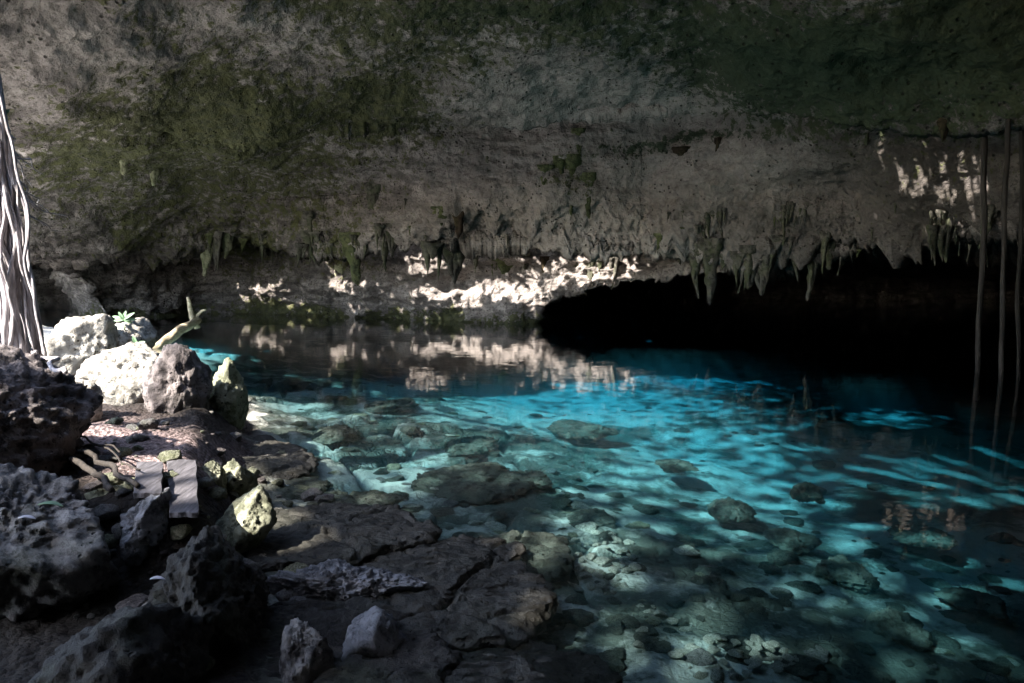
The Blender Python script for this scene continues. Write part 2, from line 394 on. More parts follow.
# fringes of dripstone hanging from the ledges
sidx = np.arange(nv)
aa = az[:, None] * 40
def fringe(kidx, width, amp, sc_, seed):
    w = np.exp(-((sidx - keyidx[kidx]) / width)**2)[None, :]
    f = np.clip(ridged(az * sc_ + seed, az * 0, az * 0, 1.0, 3, .6) - .15, 0, 3)**1.6
    env = np.clip(.55 + 1.4 * perlin(az * 9 + seed, az * 0, az * 0 + 5), .1, 1.5)
    return w * (f * env)[:, None] * amp
Z -= fringe(9, 5, .17, 42, 3.3) * (1 - .6 * sstep(R(-8), R(-3), az) * sstep(R(13), R(9), az))[:, None]
inr = sstep(R(8), R(12), az)[:, None]
Z -= fringe(13, 4, .26, 60, 8.1) * inr * (1 - .5 * sstep(R(20), R(25), az))[:, None]
Z -= fringe(4, 3, .07, 50, 1.1)
# lumpy dripstone on the lower slope
low = np.exp(-((sidx - (keyidx[8] + 45)) / 30.0)**2)[None, :]
Z -= low * .11 * np.clip(ridged(X, Y * .6, Z * .25, .33, 3, .6) - .3, 0, 2)
Z -= .32 * np.clip(fbm(X, Y * .6, Z * .1, .5, 2) * 2, 0, 1) * low * sstep(-6, 2, X)
PXc, PYc = proj(X, Y, Z)

# visibility from the camera along each direction: the rock nearer by hangs lower in the view
rr = np.hypot(X, Y); sl = (Z - CAMH) / np.maximum(rr, .3)
runmin = np.minimum.accumulate(np.where(rr > 3, sl, 9), axis=1)
hidden = sl > runmin + .004
hidden[:, keyidx[2]:] |= False
inframe = (np.abs(az)[:, None] < R(36)) & (PXc > -25) & (PXc < 1050) & (PYc > -14)

# unseen holes added in the roof, placed so the sun draws the lit spots
LM = [(560,425,240,85,.72), (330,430,120,80,.46), (700,480,180,95,.54), (480,372,110,22,.62), (300,380,90,26,.34),
      (655,364,110,16,.65), (880,403,55,11,.5), (605,560,80,50,.60), (730,640,160,60,.38),
      (410,490,90,48,.55), (210,322,90,4,.9), (820,500,120,70,.38), (880,580,180,100,.37), (930,480,140,60,.42), (930,650,120,50,.33), (730,440,110,40,.52), (470,336,60,4,.5)]
def pool_mask(px, py):
    v = np.zeros_like(px)
    for cx, cy, rx, ry, s in LM:
        v = np.maximum(v, s * np.exp(-(((px - cx) / rx)**2 + ((py - cy) / ry)**2)**1.5))
    return v
def dest_plane(x, y, z, z0):
    t_ = (z - z0) / S[2]; return x - S[0] * t_, y - S[1] * t_
fx = X; fy = Y; fz = Z
openm = np.zeros(X.shape, bool)
dx, dy = dest_plane(fx, fy, fz, -.45)
px_, py_ = proj(dx, dy, -.45)
pm = pool_mask(px_, py_) * (dy > 1)
dn = .5 + .6 * fbm(dx * 1.5, dy * .7, 0 * dx, .24, 3, .6) + .12 * fbm(dx * 1.4, dy * .6 + 40, 0 * dx, 1.4, 2)
openm |= (pm > .06) & (dn < pm) & ~inframe
# outside on the left: wide open
dx2, dy2 = dest_plane(fx, fy, fz, 1.0)
openm |= (dx2 < -5.2 - .25 * np.maximum(dy2 - 8, 0)) & (dy2 > 1.0) & (dy2 < 22) & (fbm(dx2, dy2, 0 * dx2, 1.3, 3) > -.45)
# spheres that must receive sun: (x, y, z, radius)
TG = []
def sunspot(px, py, Yd, r): p = pt(px, py, Yd); TG.append((*p, r))
for a in [(72,352,9.3,.95), (118,335,10,.6), (118,380,8.4,.9), (180,366,8.2,.36), (222,385,8.9,.42), (78,405,7.6,.3),
          (100,445,7.0,.35), (150,450,6.9,.45), (185,455,6.8,.3), (150,478,5.7,.3), (180,484,5.5,.3),
          (235,478,6.2,.14), (232,510,5.2,.2), (240,525,5.1,.15), (150,345,20,.5), (162,335,20.5,.5), (175,328,21,.5), (188,320,21.3,.6), (188,302,21.3,.6)]:
    sunspot(*a)
sunspot(35, 190, 6.9, .35); sunspot(50, 212, 7.0, .3)
for q in np.linspace(0, 1, 12): sunspot(2 + 30 * q, 90 + 260 * q, 6.9, .36)
for x, y, z, r in TG:
    w = np.stack([fx - x, fy - y, fz - z], -1); al = w @ S
    d2 = (w * w).sum(-1) - al * al
    openm |= (al > 0) & (d2 < (r * (1 + .35 * fbm(fx, fy, fz, .5, 2)))**2)
# far-wall sun in place of water-bounced light: added holes hidden behind the ledge
WM = [(490,291,85,18,.9), (430,268,30,12,.7), (610,272,95,14,.85), (560,262,50,10,.5), (340,285,10,14,1.3), (215,290,50,6,.6), (270,292,60,7,.6), (395,300,40,6,.6), (115,272,30,6,.8), (213,262,8,9,1.2)]
# how far away the rock is in each direction, in bins of 4 x 4 pixels
vis0 = inframe & ~hidden & (PYc > 0) & (PYc < 340) & (PXc > 0) & (PXc < 1024)
bi = (PXc[vis0] // 4).astype(int) * 90 + (PYc[vis0] // 4).astype(int)
ds = np.bincount(bi, weights=Y[vis0], minlength=256 * 90); dc = np.bincount(bi, minlength=256 * 90)
DM = np.where(dc > 0, ds / np.maximum(dc, 1), -99).reshape(256, 90)
def rock_at(px, py):
    return DM[np.clip((px // 4).astype(int), 0, 255), np.clip((py // 4).astype(int), 0, 89)]
cand = (np.abs(az)[:, None] < R(50)) & (Z > 2.5) & (Z < 11) & (hidden | ~inframe) & (G[..., 0] > 9)
full_open, full_xyz = openm, (fx, fy, fz)
vv = np.broadcast_to(sidx0[None, :], X.shape)[cand]; aa_ = np.broadcast_to(az[:, None], X.shape)[cand]; fr_ = inframe[cand]
pockA = (vv > keyidx[9]) | ~fr_; pockB = ((vv > keyidx[4]) & (vv < keyidx[8]) & (aa_ > R(10))) | ~fr_
openm = openm[cand]; fx, fy, fz = fx[cand], fy[cand], fz[cand]
for Yw in np.arange(23.2, 33.4, .3):
    tw = (Yw - fy) / (-S[1]); xw = fx - S[0] * tw; zw = fz - S[2] * tw
    pxw, pyw = proj(xw, np.full_like(xw, Yw), zw)
    wm = np.zeros_like(pxw)
    for cx, cy, rx, ry, s in WM: wm = np.maximum(wm, s * np.exp(-(((pxw - cx) / rx)**2 + ((pyw - cy) / ry)**2)**1.5))
    ok = pockA & (tw > 0) & (zw > -.2) & (zw < 4) & (np.abs(rock_at(pxw, pyw) - Yw) < .3)
    openm |= ok & (wm > .1) & (.45 + .55 * fbm(xw * .45, zw * 2.6, 0 * xw, .33, 3, .6) < wm)
# added holes: sun patches at upper right replace light off the water
RM = [(905,149,50,7,.43), (938,187,50,9,.56), (862,204,10,6,.9), (760,240,16,6,.8), (975,178,12,10,.8)]
for Yw in np.arange(16.6, 19.4, .3):
    tw = (Yw - fy) / (-S[1]); xw = fx - S[0] * tw; zw = fz - S[2] * tw
    pxw, pyw = proj(xw, np.full_like(xw, Yw), zw)
    wm = np.zeros_like(pxw)
    for cx, cy, rx, ry, s in RM: wm = np.maximum(wm, s * np.exp(-(((pxw - cx) / rx)**2 + ((pyw - cy) / ry)**2)**1.5))
    openm |= pockB & (tw > 0) & (np.abs(rock_at(pxw, pyw) - Yw) < .3) & (wm > .30 + .45 * fbm(xw * .35, zw * 2.5, 0 * xw, .33, 3, .6))
full_open[cand] = openm; openm = full_open; fx, fy, fz = full_xyz
hid_e = hidden.copy()
for ax, sh in ((0, 1), (0, -1), (1, 1), (1, -1), (1, 2), (1, -2)): hid_e &= np.roll(hidden, sh, ax)
openm &= ~(inframe & ~hid_e)
openm[:, :2] = False
openm &= (Z > 2.2)

# moss and pale rock; shade at right and top, brightness mid-ceiling painted in too
def blobs(L, px, py):
    v = np.zeros_like(px)
    for cx, cy, rx, ry, ang, s in L:
        c_, s_ = math.cos(R(ang)), math.sin(R(ang))
        u_ = ((px - cx) * c_ + (py - cy) * s_) / rx; w_ = (-(px - cx) * s_ + (py - cy) * c_) / ry
        v = np.maximum(v, s * np.exp(-(u_**2 + w_**2)))
    return v
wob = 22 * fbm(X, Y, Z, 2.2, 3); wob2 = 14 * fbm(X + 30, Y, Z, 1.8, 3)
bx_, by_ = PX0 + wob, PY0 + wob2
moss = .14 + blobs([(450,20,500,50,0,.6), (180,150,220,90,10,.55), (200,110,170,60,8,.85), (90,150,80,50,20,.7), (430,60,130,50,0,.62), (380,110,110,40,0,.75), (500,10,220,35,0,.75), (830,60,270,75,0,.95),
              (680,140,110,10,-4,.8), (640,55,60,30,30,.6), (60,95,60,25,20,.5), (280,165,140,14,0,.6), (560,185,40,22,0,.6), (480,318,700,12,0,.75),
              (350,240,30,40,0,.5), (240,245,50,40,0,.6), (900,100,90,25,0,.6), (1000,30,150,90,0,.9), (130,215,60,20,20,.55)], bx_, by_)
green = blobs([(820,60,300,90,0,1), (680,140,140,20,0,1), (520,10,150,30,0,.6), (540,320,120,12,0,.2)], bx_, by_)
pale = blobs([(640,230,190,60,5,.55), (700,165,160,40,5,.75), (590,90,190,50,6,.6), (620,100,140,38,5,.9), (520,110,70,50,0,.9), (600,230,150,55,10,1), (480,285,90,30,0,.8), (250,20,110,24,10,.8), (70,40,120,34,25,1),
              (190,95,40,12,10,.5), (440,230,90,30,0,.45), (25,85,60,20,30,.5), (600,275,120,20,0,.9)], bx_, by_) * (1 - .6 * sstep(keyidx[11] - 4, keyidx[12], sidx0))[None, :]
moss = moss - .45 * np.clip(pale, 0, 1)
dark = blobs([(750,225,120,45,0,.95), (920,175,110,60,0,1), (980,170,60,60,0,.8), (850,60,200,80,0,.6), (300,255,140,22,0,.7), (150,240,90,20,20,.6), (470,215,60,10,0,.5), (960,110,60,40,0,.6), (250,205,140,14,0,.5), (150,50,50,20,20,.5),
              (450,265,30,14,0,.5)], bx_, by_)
Fc = grid_faces(nu, nv)
fo = openm.ravel()[Fc].sum(1) >= 3
hidden_g, open_g = hidden, openm
Fc = Fc[~fo]
V = np.stack([X, Y, Z], -1).reshape(-1, 3)
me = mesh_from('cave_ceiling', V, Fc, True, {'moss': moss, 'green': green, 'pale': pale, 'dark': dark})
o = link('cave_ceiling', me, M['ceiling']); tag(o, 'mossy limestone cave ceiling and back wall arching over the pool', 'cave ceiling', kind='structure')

# added shaft walls around each roof hole, along the sun's path, blocking the sky
Fr = grid_faces(nu, nv)[fo]
iu = Fr[:, 0] // nv
Fr = Fr[(np.abs(az[iu]) < R(40)) & (Fr[:, 0] % nv > keyidx[2] - 20)]
E = np.concatenate([Fr[:, [0, 1]], Fr[:, [1, 2]], Fr[:, [2, 3]], Fr[:, [3, 0]]]); Es = np.sort(E, 1)
key = Es[:, 0].astype(np.int64) * len(V) + Es[:, 1]
_, first, cnt = np.unique(key, return_index=True, return_counts=True)
B = E[first[cnt == 1]]
uv_, inv = np.unique(B, return_inverse=True); B = inv.reshape(-1, 2); nb = len(uv_)
def in_view(P):                        # would a point show below the visible ceiling?
    r_ = np.hypot(P[:, 0], P[:, 1]); a_ = np.arctan2(P[:, 0], P[:, 1])
    ia = np.clip(np.searchsorted(az, a_), 0, nu - 1); out = np.zeros(len(P), bool)
    for i0 in range(len(P)):
        c_ = rr[ia[i0]]; k_ = int(np.argmax(c_ >= r_[i0])) if (c_ >= r_[i0]).any() else nv - 1
        out[i0] = (P[i0, 2] - CAMH) / r_[i0] < runmin[ia[i0], k_] + .02
    return out
Lr = np.full(nb, .05); alive = np.ones(nb, bool)
for L_ in np.arange(.2, 2.61, .2):
    alive &= ~in_view(V[uv_] + S * (L_ + .15)); Lr[alive] = L_
SV = np.concatenate([V[uv_], V[uv_] + S * Lr[:, None]])
SF = np.stack([B[:, 0], B[:, 1], B[:, 1] + nb, B[:, 0] + nb], 1)
me = mesh_from('shaft_screen', SV, SF); o = link('shaft_screen', me, M['ceiling'])
tag(o, 'unseen shaft walls added around the roof holes to block the sky', 'cave roof', kind='structure')

# ------------------------------------------------------------------ ground: pool bed and shore, one sheet
shore = np.array([(2, -6), (0, 0), (-.85, 2.4), (-1.3, 3.9), (-1.72, 5.4), (-2.35, 7.2), (-2.95, 9.0), (-4.0, 11.8), (-5.6, 13.5), (-9.0, 18), (-14, 24), (-24, 30), (-60, 40)], float)
def sdist(x, y):
    best = np.full(x.shape, 1e9); sgn = np.zeros(x.shape)
    for a, b in zip(shore[:-1], shore[1:]):
        d = b - a; tt = np.clip(((x - a[0]) * d[0] + (y - a[1]) * d[1]) / (d @ d), 0, 1)
        ex = x - a[0] - tt * d[0]; ey = y - a[1] - tt * d[1]; dd = np.hypot(ex, ey)
        cr = -(d[0] * ey - d[1] * ex)
        m_ = dd < best; best = np.where(m_, dd, best); sgn = np.where(m_, np.sign(cr), sgn)
    return best * sgn                   # positive over the pool
def ground_z(x, y, detail=True):
    s = sdist(x, y)
    w = np.clip(s, 0, None)
    z = -.14 * sstep(0, 1.2, w) - .5 * sstep(1.0, 6.5, w) - .22 * sstep(6, 14, w)
    z += .30 * sstep(20, 25, y) * sstep(2, 6, w) * sstep(8, 3, x)          # bright shelf near the far wall
    b = np.clip(-s, 0, None)
    z += .03 + sstep(0, .6, b) * (.06 + .42 * sstep(4.3, 5.0, y - .25 * x * 0) * (1 - .3 * sstep(8, 10, y))) + .35 * sstep(1.8, 3.5, b) * sstep(4.5, 6, y) + .10 * np.clip(b - 3.5, 0, 12) + .35 * sstep(3, 7, b)
    z = np.where(s > 0, z - .05 * sstep(0, .3, s), z)
    if detail:
        pool = sstep(-.1, .6, s)
        z += pool * (.08 * fbm(x, y, 0 * x, 2.4, 3) + .03 * fbm(x, y, 0 * x, .5, 3))
        qx = x + .25 * fbm(x, y, 0 * x, 1.1, 2); qy = y + .25 * fbm(x, y + 20, 0 * x, 1.1, 2)
        f1, f2, cid = worley(qx, qy * .8, 0 * x, .75, flat=True)
        edge = f2 - f1
        pl = pool * sstep(4.5, 2.0, s) * sstep(4.5, 6, y) * sstep(-.35, .1, fbm(x, y, 0 * x + 3, 3.2, 2))
        z += pl * (.13 * (cid - .45) - .12 * (1 - sstep(.02, .16, edge)))
        g1, g2, cid2 = worley(qx + 5, qy, 0 * x, .27, flat=True)
        z += pool * .03 * (cid2 - .5) * sstep(0, .2, g2 - g1)
        z += (1 - pool) * (.06 * fbm(x, y, 0 * x, .8, 4, .6) + .025 * fbm(x, y, 0 * x, .15, 2))
        z = np.where(s > .5, np.minimum(z, -.03), z)
        return z, s, pl * (1 - sstep(.01, .10, edge)), pl
    return z
gaz = np.concatenate([np.linspace(R(-180), R(-40), 90)[:-1], np.linspace(R(-40), R(38), 900), np.linspace(R(38), R(180), 90)[1:]])
gr = 1.0 / np.linspace(1 / 1.2, 1 / 48, 620); gr = np.concatenate([[.02, .4, .8], gr, [55, 70, 120]])
GX = gr[None, :] * np.sin(gaz)[:, None]; GY = gr[None, :] * np.cos(gaz)[:, None]
GZ, GS, crack, plate = ground_z(GX, GY)
gpx, gpy = proj(GX, GY, GZ)
gwx = gpx + 25 * fbm(GX, GY, 0 * GX, 1.6, 3); gwy = gpy + 12 * fbm(GX, GY + 9, 0 * GX, 1.6, 3)
algae = .70 - blobs([(560,400,190,40,0,.62), (660,460,90,26,-15,.55), (640,520,40,30,0,.3), (480,338,130,9,0,.6), (650,362,110,12,0,.6), (880,403,60,14,0,.6), (430,395,120,30,0,.4),
                     (600,560,50,40,0,.45), (740,650,90,30,0,.35), (400,490,90,30,0,.35), (320,400,90,40,0,.3), (810,440,110,40,0,.3), (330,470,80,25,0,.3), (900,560,130,80,0,.4), (930,470,140,50,0,.5), (770,480,120,60,0,.4)], gwx, gwy)  # algae thinned over lit areas: pool brightness put into the bed colour
algae += blobs([(760,590,90,45,0,.2), (480,440,80,14,0,.2), (330,350,120,14,0,.25), (450,550,90,30,0,.3)], gwx, gwy)
stony = blobs([(400,450,150,70,10,1), (700,620,160,60,0,.6), (320,390,110,40,0,.7)], gpx, gpy)
shoreA = 1 - sstep(-.15, .15, GS + .15 * fbm(GX, GY, 0 * GX, .5, 2))
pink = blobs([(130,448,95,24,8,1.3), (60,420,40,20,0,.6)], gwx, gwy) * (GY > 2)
outside = sstep(-6.0, -7.5, GX - .0 * GY) * sstep(-1, 2, GY)
nu2, nv2 = GX.shape
me = mesh_from('ground', np.stack([GX, GY, GZ], -1).reshape(-1, 3), grid_faces(nu2, nv2)[:, ::-1], True,
               {'algae': algae, 'crack': np.clip(crack, 0, 1), 'shore': shoreA, 'pink': np.clip(pink, 0, 1), 'outside': outside, 'stony': stony})
o = link('ground', me, M['ground']); tag(o, 'limestone pool bed and rocky shore', 'ground', kind='structure')
def gz(x, y): return float(ground_z(np.array([x], float), np.array([y], float))[0][0])

# water: a closed body with a still surface
bm = bmesh.new()
bmesh.ops.create_cube(bm, size=1)
for v in bm.verts: v.co = Vector((v.co.x * 120, v.co.y * 110 + 20, 0 if v.co.z > 0 else -4))
me = bpy.data.meshes.new('water'); bm.to_mesh(me); bm.free()
o = link('water', me, M['water']); tag(o, 'clear turquoise water filling the cave pool', 'water', kind='structure')

# ------------------------------------------------------------------ rocks
_ico = {}
def ico(n):
    if n not in _ico:
        b = bmesh.new(); bmesh.ops.create_icosphere(b, subdivisions=n, radius=1)
        _ico[n] = (np.array([v.co[:] for v in b.verts]), np.array([[v.index for v in f.verts] for f in b.faces])); b.free()
    return _ico[n]
def rock_mesh(name, dims, seed, sub=5, cuts=14, sharp=.95, rough=.13, pits=.035, top=None, flat=0.0, skew=(0, 0), taper=0.0):
    r_ = np.random.default_rng(seed); V0, F0 = ico(sub)
    n = r_.normal(size=(cuts, 3)); n /= np.linalg.norm(n, axis=1)[:, None]
    d = r_.uniform(.62, .95, cuts)
    if top is not None: n = np.vstack([n, top / np.linalg.norm(top)]); d = np.append(d, flat)
    q = V0 @ n.T; rad = np.where(q > .05, d / np.maximum(q, .05), 9.0)
    rad = np.minimum(rad.min(1), 1.25)
    rad = sharp * rad + (1 - sharp) * 1.0
    P = V0 * rad[:, None]
    m_ = max(dims)
    k = np.array(dims)
    if taper: P[:, :2] *= (1 - taper * np.clip(P[:, 2:3], -1, 1))
    P[:, 0] += skew[0] * P[:, 2]; P[:, 1] += skew[1] * P[:, 2]
    W = P * k; o_ = r_.uniform(-50, 50, 3)
    s = float(np.mean(dims)); x, y, z = (W + o_).T
    dsp = rough * s * (fbm(x, y, z, s * .9, 3) + .55 * ridged(x, y, z, s * .45, 3, .6) * .6 + .45 * fbm(x, y, z, s * .14, 4, .7))
    if sub >= 5:
        f1, f2, _ = worley(x, y, z, s * .28); dsp -= pits * s * (1 - sstep(.0, .45, f1))
        f1, f2, _ = worley(x + 7, y, z, s * .11); dsp -= .35 * pits * s * (1 - sstep(.0, .5, f1))
    W = W + V0 * dsp[:, None]
    lo, hi_ = W.min(0), W.max(0); W = (W - (lo + hi_) / 2) * (2 * k / (hi_ - lo))
    return mesh_from(name, W, F0, True)
ROCKS = {}
def rock(name, px0, px1, py0, py1, Yd, mat, label, cat='boulder', depth=None, seed=1, group=None, **kw):
    a = pt(px0, py0, Yd); b = pt(px1, py1, Yd)
    c = (a + b) / 2; w = abs(b[0] - a[0]) / 2; h = abs(a[2] - b[2]) / 2
    d = depth if depth else (w + h) / 2 * 1.1
    o = link(name, rock_mesh(name, (w, d, h), seed, **kw), M[mat]); o.location = (c[0], c[1] + d * .3, c[2])
    tag(o, label, cat, group)
    return o
G1 = 'boulders piled on the left shore'
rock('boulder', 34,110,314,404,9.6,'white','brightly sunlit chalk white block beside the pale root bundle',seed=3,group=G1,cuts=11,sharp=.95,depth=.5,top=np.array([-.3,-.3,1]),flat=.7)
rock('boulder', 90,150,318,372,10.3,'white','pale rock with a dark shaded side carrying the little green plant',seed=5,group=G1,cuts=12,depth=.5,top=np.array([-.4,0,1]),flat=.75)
rock('boulder', 66,165,345,418,8.7,'white','wide flat topped cream boulder in the middle of the sunlit pile',seed=8,group=G1,cuts=9,sharp=.95,depth=.55,top=np.array([-.35,-.35,1]),flat=.45)
rock('boulder', 142,209,343,442,8.3,'mauve','rounded mauve grey boulder between the cream boulder and the standing stone',seed=13,group=G1,cuts=8,sharp=.6,depth=.45,rough=.13)
rock('standing_stone', 201,247,358,446,8.95,'mossy','upright rounded moss tinged stone rising at the water edge','standing stone',seed=21,cuts=10,sharp=.75,depth=.24,taper=.14)
rock('boulder', 54,100,378,436,7.6,'white','small triangular white boulder against the dark rock ledge',seed=34,group=G1,cuts=10,depth=.25,taper=.2)
rock('boulder', -150,62,352,540,5.4,'mauve','huge dark mauve rock mass with furrowed face at the left edge',seed=55,group=G1,cuts=14,depth=1.0,rough=.16,pits=.06,sub=6,sharp=.75,top=np.array([.45,-.25,1]),flat=.66)
rock('boulder', -130,122,468,640,4.35,'grey','brown pitted overhanging ledge rock low at the left edge',seed=89,group=G1,cuts=12,depth=.62,rough=.15,pits=.06,sub=6,top=np.array([.25,-.3,1]),flat=.55)
rock('boulder', 108,172,496,575,4.7,'bluegrey','rough blue grey boulder just in front of the wooden planks',seed=144,group=G1,depth=.3,rough=.17,pits=.06)
rock('boulder', 84,140,484,530,5.1,'mossy','knobbly pale green rock beside the shorter plank',seed=150,group=G1,depth=.18,rough=.17,pits=.06)
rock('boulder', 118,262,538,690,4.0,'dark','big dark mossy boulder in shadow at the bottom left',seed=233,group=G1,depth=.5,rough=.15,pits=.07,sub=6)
rock('boulder', 210,274,492,568,5.2,'mossy','smooth pale green grey boulder right of the planks',seed=377,group=G1,cuts=9,depth=.26,top=np.array([-.5,-.3,1]),flat=.6)
rock('boulder', 214,254,459,504,6.2,'mossy','small pointed yellowish green rock above the smooth boulder',seed=61,group=G1,cuts=8,sharp=1,depth=.15,taper=.45)
rock('boulder', 160,208,438,474,7.0,'white','crumbly white rock lying behind the longer plank',seed=98,group=G1,depth=.2,rough=.2,pits=.08)
rock('boulder', 196,224,462,500,6.0,'mossy','small shaded rock beside the longer plank',seed=99,group=G1,depth=.14,rough=.15)
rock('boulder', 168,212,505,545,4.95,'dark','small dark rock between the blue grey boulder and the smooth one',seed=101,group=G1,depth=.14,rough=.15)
rock('rock_ridge', 250,428,568,612,4.65,'bluegrey','long knobbly grey white ridge of rock across the brown slab','rock ridge',seed=17,depth=.17,rough=.22,pits=.08,cuts=10,sub=6,top=np.array([0,-.2,1]),flat=.8)
rock('boulder', 336,424,618,700,3.95,'bluegrey','squat pale blue grey rock at the bottom of the photo',seed=27,group=G1,depth=.22,rough=.18,pits=.06)
rock('boulder', 262,334,630,730,3.65,'grey','pointed grey rock with a mossy side at the bottom edge',seed=37,group=G1,depth=.2,taper=.4,rough=.14)
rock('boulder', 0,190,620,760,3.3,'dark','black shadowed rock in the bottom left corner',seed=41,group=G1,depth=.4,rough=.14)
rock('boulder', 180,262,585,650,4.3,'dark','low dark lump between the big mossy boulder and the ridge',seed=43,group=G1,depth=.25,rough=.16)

# flat slabs at the water line
def slab(pix, ztop, th, mat, label, seed, cat='rock slab', zsub=0.0):
    """outline given on the plane z = ztop, with real thickness"""
    P = np.array([on_z(a, b, ztop)[:2] for a, b in pix]); c = P.mean(0)
    ang = np.arctan2(P[:, 1] - c[1], P[:, 0] - c[0]); r0 = np.hypot(*(P - c).T)
    o_ = np.argsort(ang); ang, r0 = ang[o_], r0[o_]
    na, nr = 220, 60
    A = np.linspace(-math.pi, math.pi, na, endpoint=False)
    Rr = np.interp(A, np.concatenate([ang - 2 * math.pi, ang, ang + 2 * math.pi]), np.tile(r0, 3))
    for _ in range(6): Rr = (np.roll(Rr, 1) + 2 * Rr + np.roll(Rr, -1)) / 4
    t_ = np.linspace(0, 1, nr)
    prof_r = np.where(t_ < .8, t_ / .8, 1.0 - .35 * ((t_ - .8) / .2)**2); prof_z = np.where(t_ < .72, 0, -((t_ - .72) / .28)**1.3)
    XX = c[0] + Rr[:, None] * prof_r * np.cos(A)[:, None]; YY = c[1] + Rr[:, None] * prof_r * np.sin(A)[:, None]
    wob_ = 1 + .20 * fbm(XX, YY, 0 * XX + seed, .45, 5, .62)
    XX = c[0] + (XX - c[0]) * wob_; YY = c[1] + (YY - c[1]) * wob_
    ZZ = prof_z[None, :] * th + 0 * XX
    f1_, f2_, c_i = worley(XX + .1 * fbm(XX, YY, 0 * XX, .4, 2), YY, 0 * XX, 1.1, flat=True)
    ZZ = ZZ + .03 * fbm(XX, YY, 0 * XX + seed, .5, 5, .62) + .02 * fbm(XX, YY * 2.5, ZZ, .14, 4) + .03 * (c_i - .6) - .03 * (1 - sstep(0, .06, f2_ - f1_))
    ly = np.floor(prof_z * 3) / 3
    XX += .02 * fbm(XX, YY, ZZ * 5 + seed, .2, 3); YY += .02 * fbm(XX + 9, YY, ZZ * 5, .2, 3)
    V = np.stack([XX - c[0], YY - c[1], ZZ], -1)
    idx = np.arange(na)[:, None] * nr + np.arange(nr - 1)[None, :]; nx = np.roll(idx, -1, 0)
    Fa = np.stack([idx, nx, nx + 1, idx + 1], -1).reshape(-1, 4)[:, ::-1]
    o = link('rock_slab', mesh_from('rock_slab', V.reshape(-1, 3), Fa), M[mat]); o.location = (c[0], c[1], ztop)
    tag(o, label, cat, 'flat slabs along the water edge'); return o
slab([(262,508),(300,504),(400,506),(430,520),(438,538),(400,545),(330,556),(262,566)], .09, .22, 'brown', 'flat grey brown slab stretching right from the smooth green boulder', 3)
slab([(226,438),(270,436),(302,450),(300,466),(262,476),(228,478)], .07, .2, 'brown', 'layered brown slab in front of the standing stone', 5)
slab([(400,578),(450,552),(500,548),(545,575),(556,612),(505,640),(420,636),(330,612)], .035, .22, 'brown', 'broad dark brown slab reaching towards the white cobbles', 7)
slab([(440,650),(500,640),(575,650),(640,700),(440,705)], -.02, .2, 'brown', 'dark wet slab cut by the bottom edge right of the squat rock', 8)
slab([(238,482),(300,474),(330,482),(300,494),(250,498)], .0, .15, 'sub', 'thin slab between the layered one and the long flat one', 9)
slab([(340,552),(420,545),(520,542),(530,560),(430,580),(330,572)], .02, .15, 'brown', 'narrow slab lying behind the knobbly ridge', 11)
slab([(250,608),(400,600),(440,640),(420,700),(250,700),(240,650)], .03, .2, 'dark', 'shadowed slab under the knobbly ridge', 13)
slab([(420,470),(505,465),(530,480),(500,494),(430,492)], -.12, .12, 'sub', 'submerged dull green slab right of the thin slab', 15)
slab([(300,495),(360,488),(400,494),(370,504),(310,506)], -.03, .12, 'sub', 'small green slab above the long flat slab', 19)
slab([(470,540),(540,532),(575,552),(540,575),(480,560)], -.05, .15, 'sub', 'sunken slab between the ridge and the cobbles', 21)

# boulders lying under water
def sunken(px0, px1, py0, py1, z, label, seed, mat='sub', h=.12):
    a = on_z((px0 + px1) / 2, py1, z); w = (px1 - px0) / F * a[1] / 2 * .85
    b = on_z((px0 + px1) / 2, py0, z); d = max(.12, (b[1] - a[1]) / 2)
    o = link('sunken_rock', rock_mesh('sunken_rock', (w, min(d, w * 1.3), h), seed, sub=5, rough=.24, sharp=.8, cuts=9), M[mat])
    o.location = (a[0], a[1] + min(d, w * 1.3), z); tag(o, label, 'rock', 'rocks lying on the pool bed'); return o
SK = [(540,632,414,438,-.30,'long dark hump under water in the brightest turquoise area'), (708,772,488,520,-.33,'dark rounded hump under water on the bright sandy patch'),
      (690,742,566,602,-.28,'round dark rock under water right of the cobbles'), (640,700,540,572,-.3,'flat dark rock under water beyond the cobbles'),
      (430,505,438,456,-.22,'long low dark rock under water left of the turquoise patch'), (795,835,478,500,-.35,'dark rock under water right of the sandy patch'),
      (610,680,600,630,-.25,'dark rock under water between the two cobble clusters'), (560,625,505,530,-.25,'dark rock under water above the cobbles'),
      (820,890,560,590,-.4,'wide dark rock under water in the lower right'), (900,980,520,548,-.45,'dim rock under water near the right edge'),
      (740,800,590,622,-.33,'dark rock under water above the lower cobbles'), (880,960,610,650,-.4,'large dim rock under water in the bottom right'),
      (655,705,455,472,-.28,'small dark rock under water in the middle of the sand'), (350,420,395,412,-.15,'dark plate like rock under water beyond the standing stone'),
      (500,560,470,488,-.22,'dark rock under water below the turquoise patch'), (960,1040,580,620,-.45,'dim rock under water cut by the right edge'),
      (770,840,530,552,-.38,'oval dark rock under water right of the bright streak'), (300,360,425,442,-.1,'dark rock under water beside the layered slab')]
for i, s in enumerate(SK): sunken(*s, seed=300 + i, h=.05 + .025 * (i % 3))

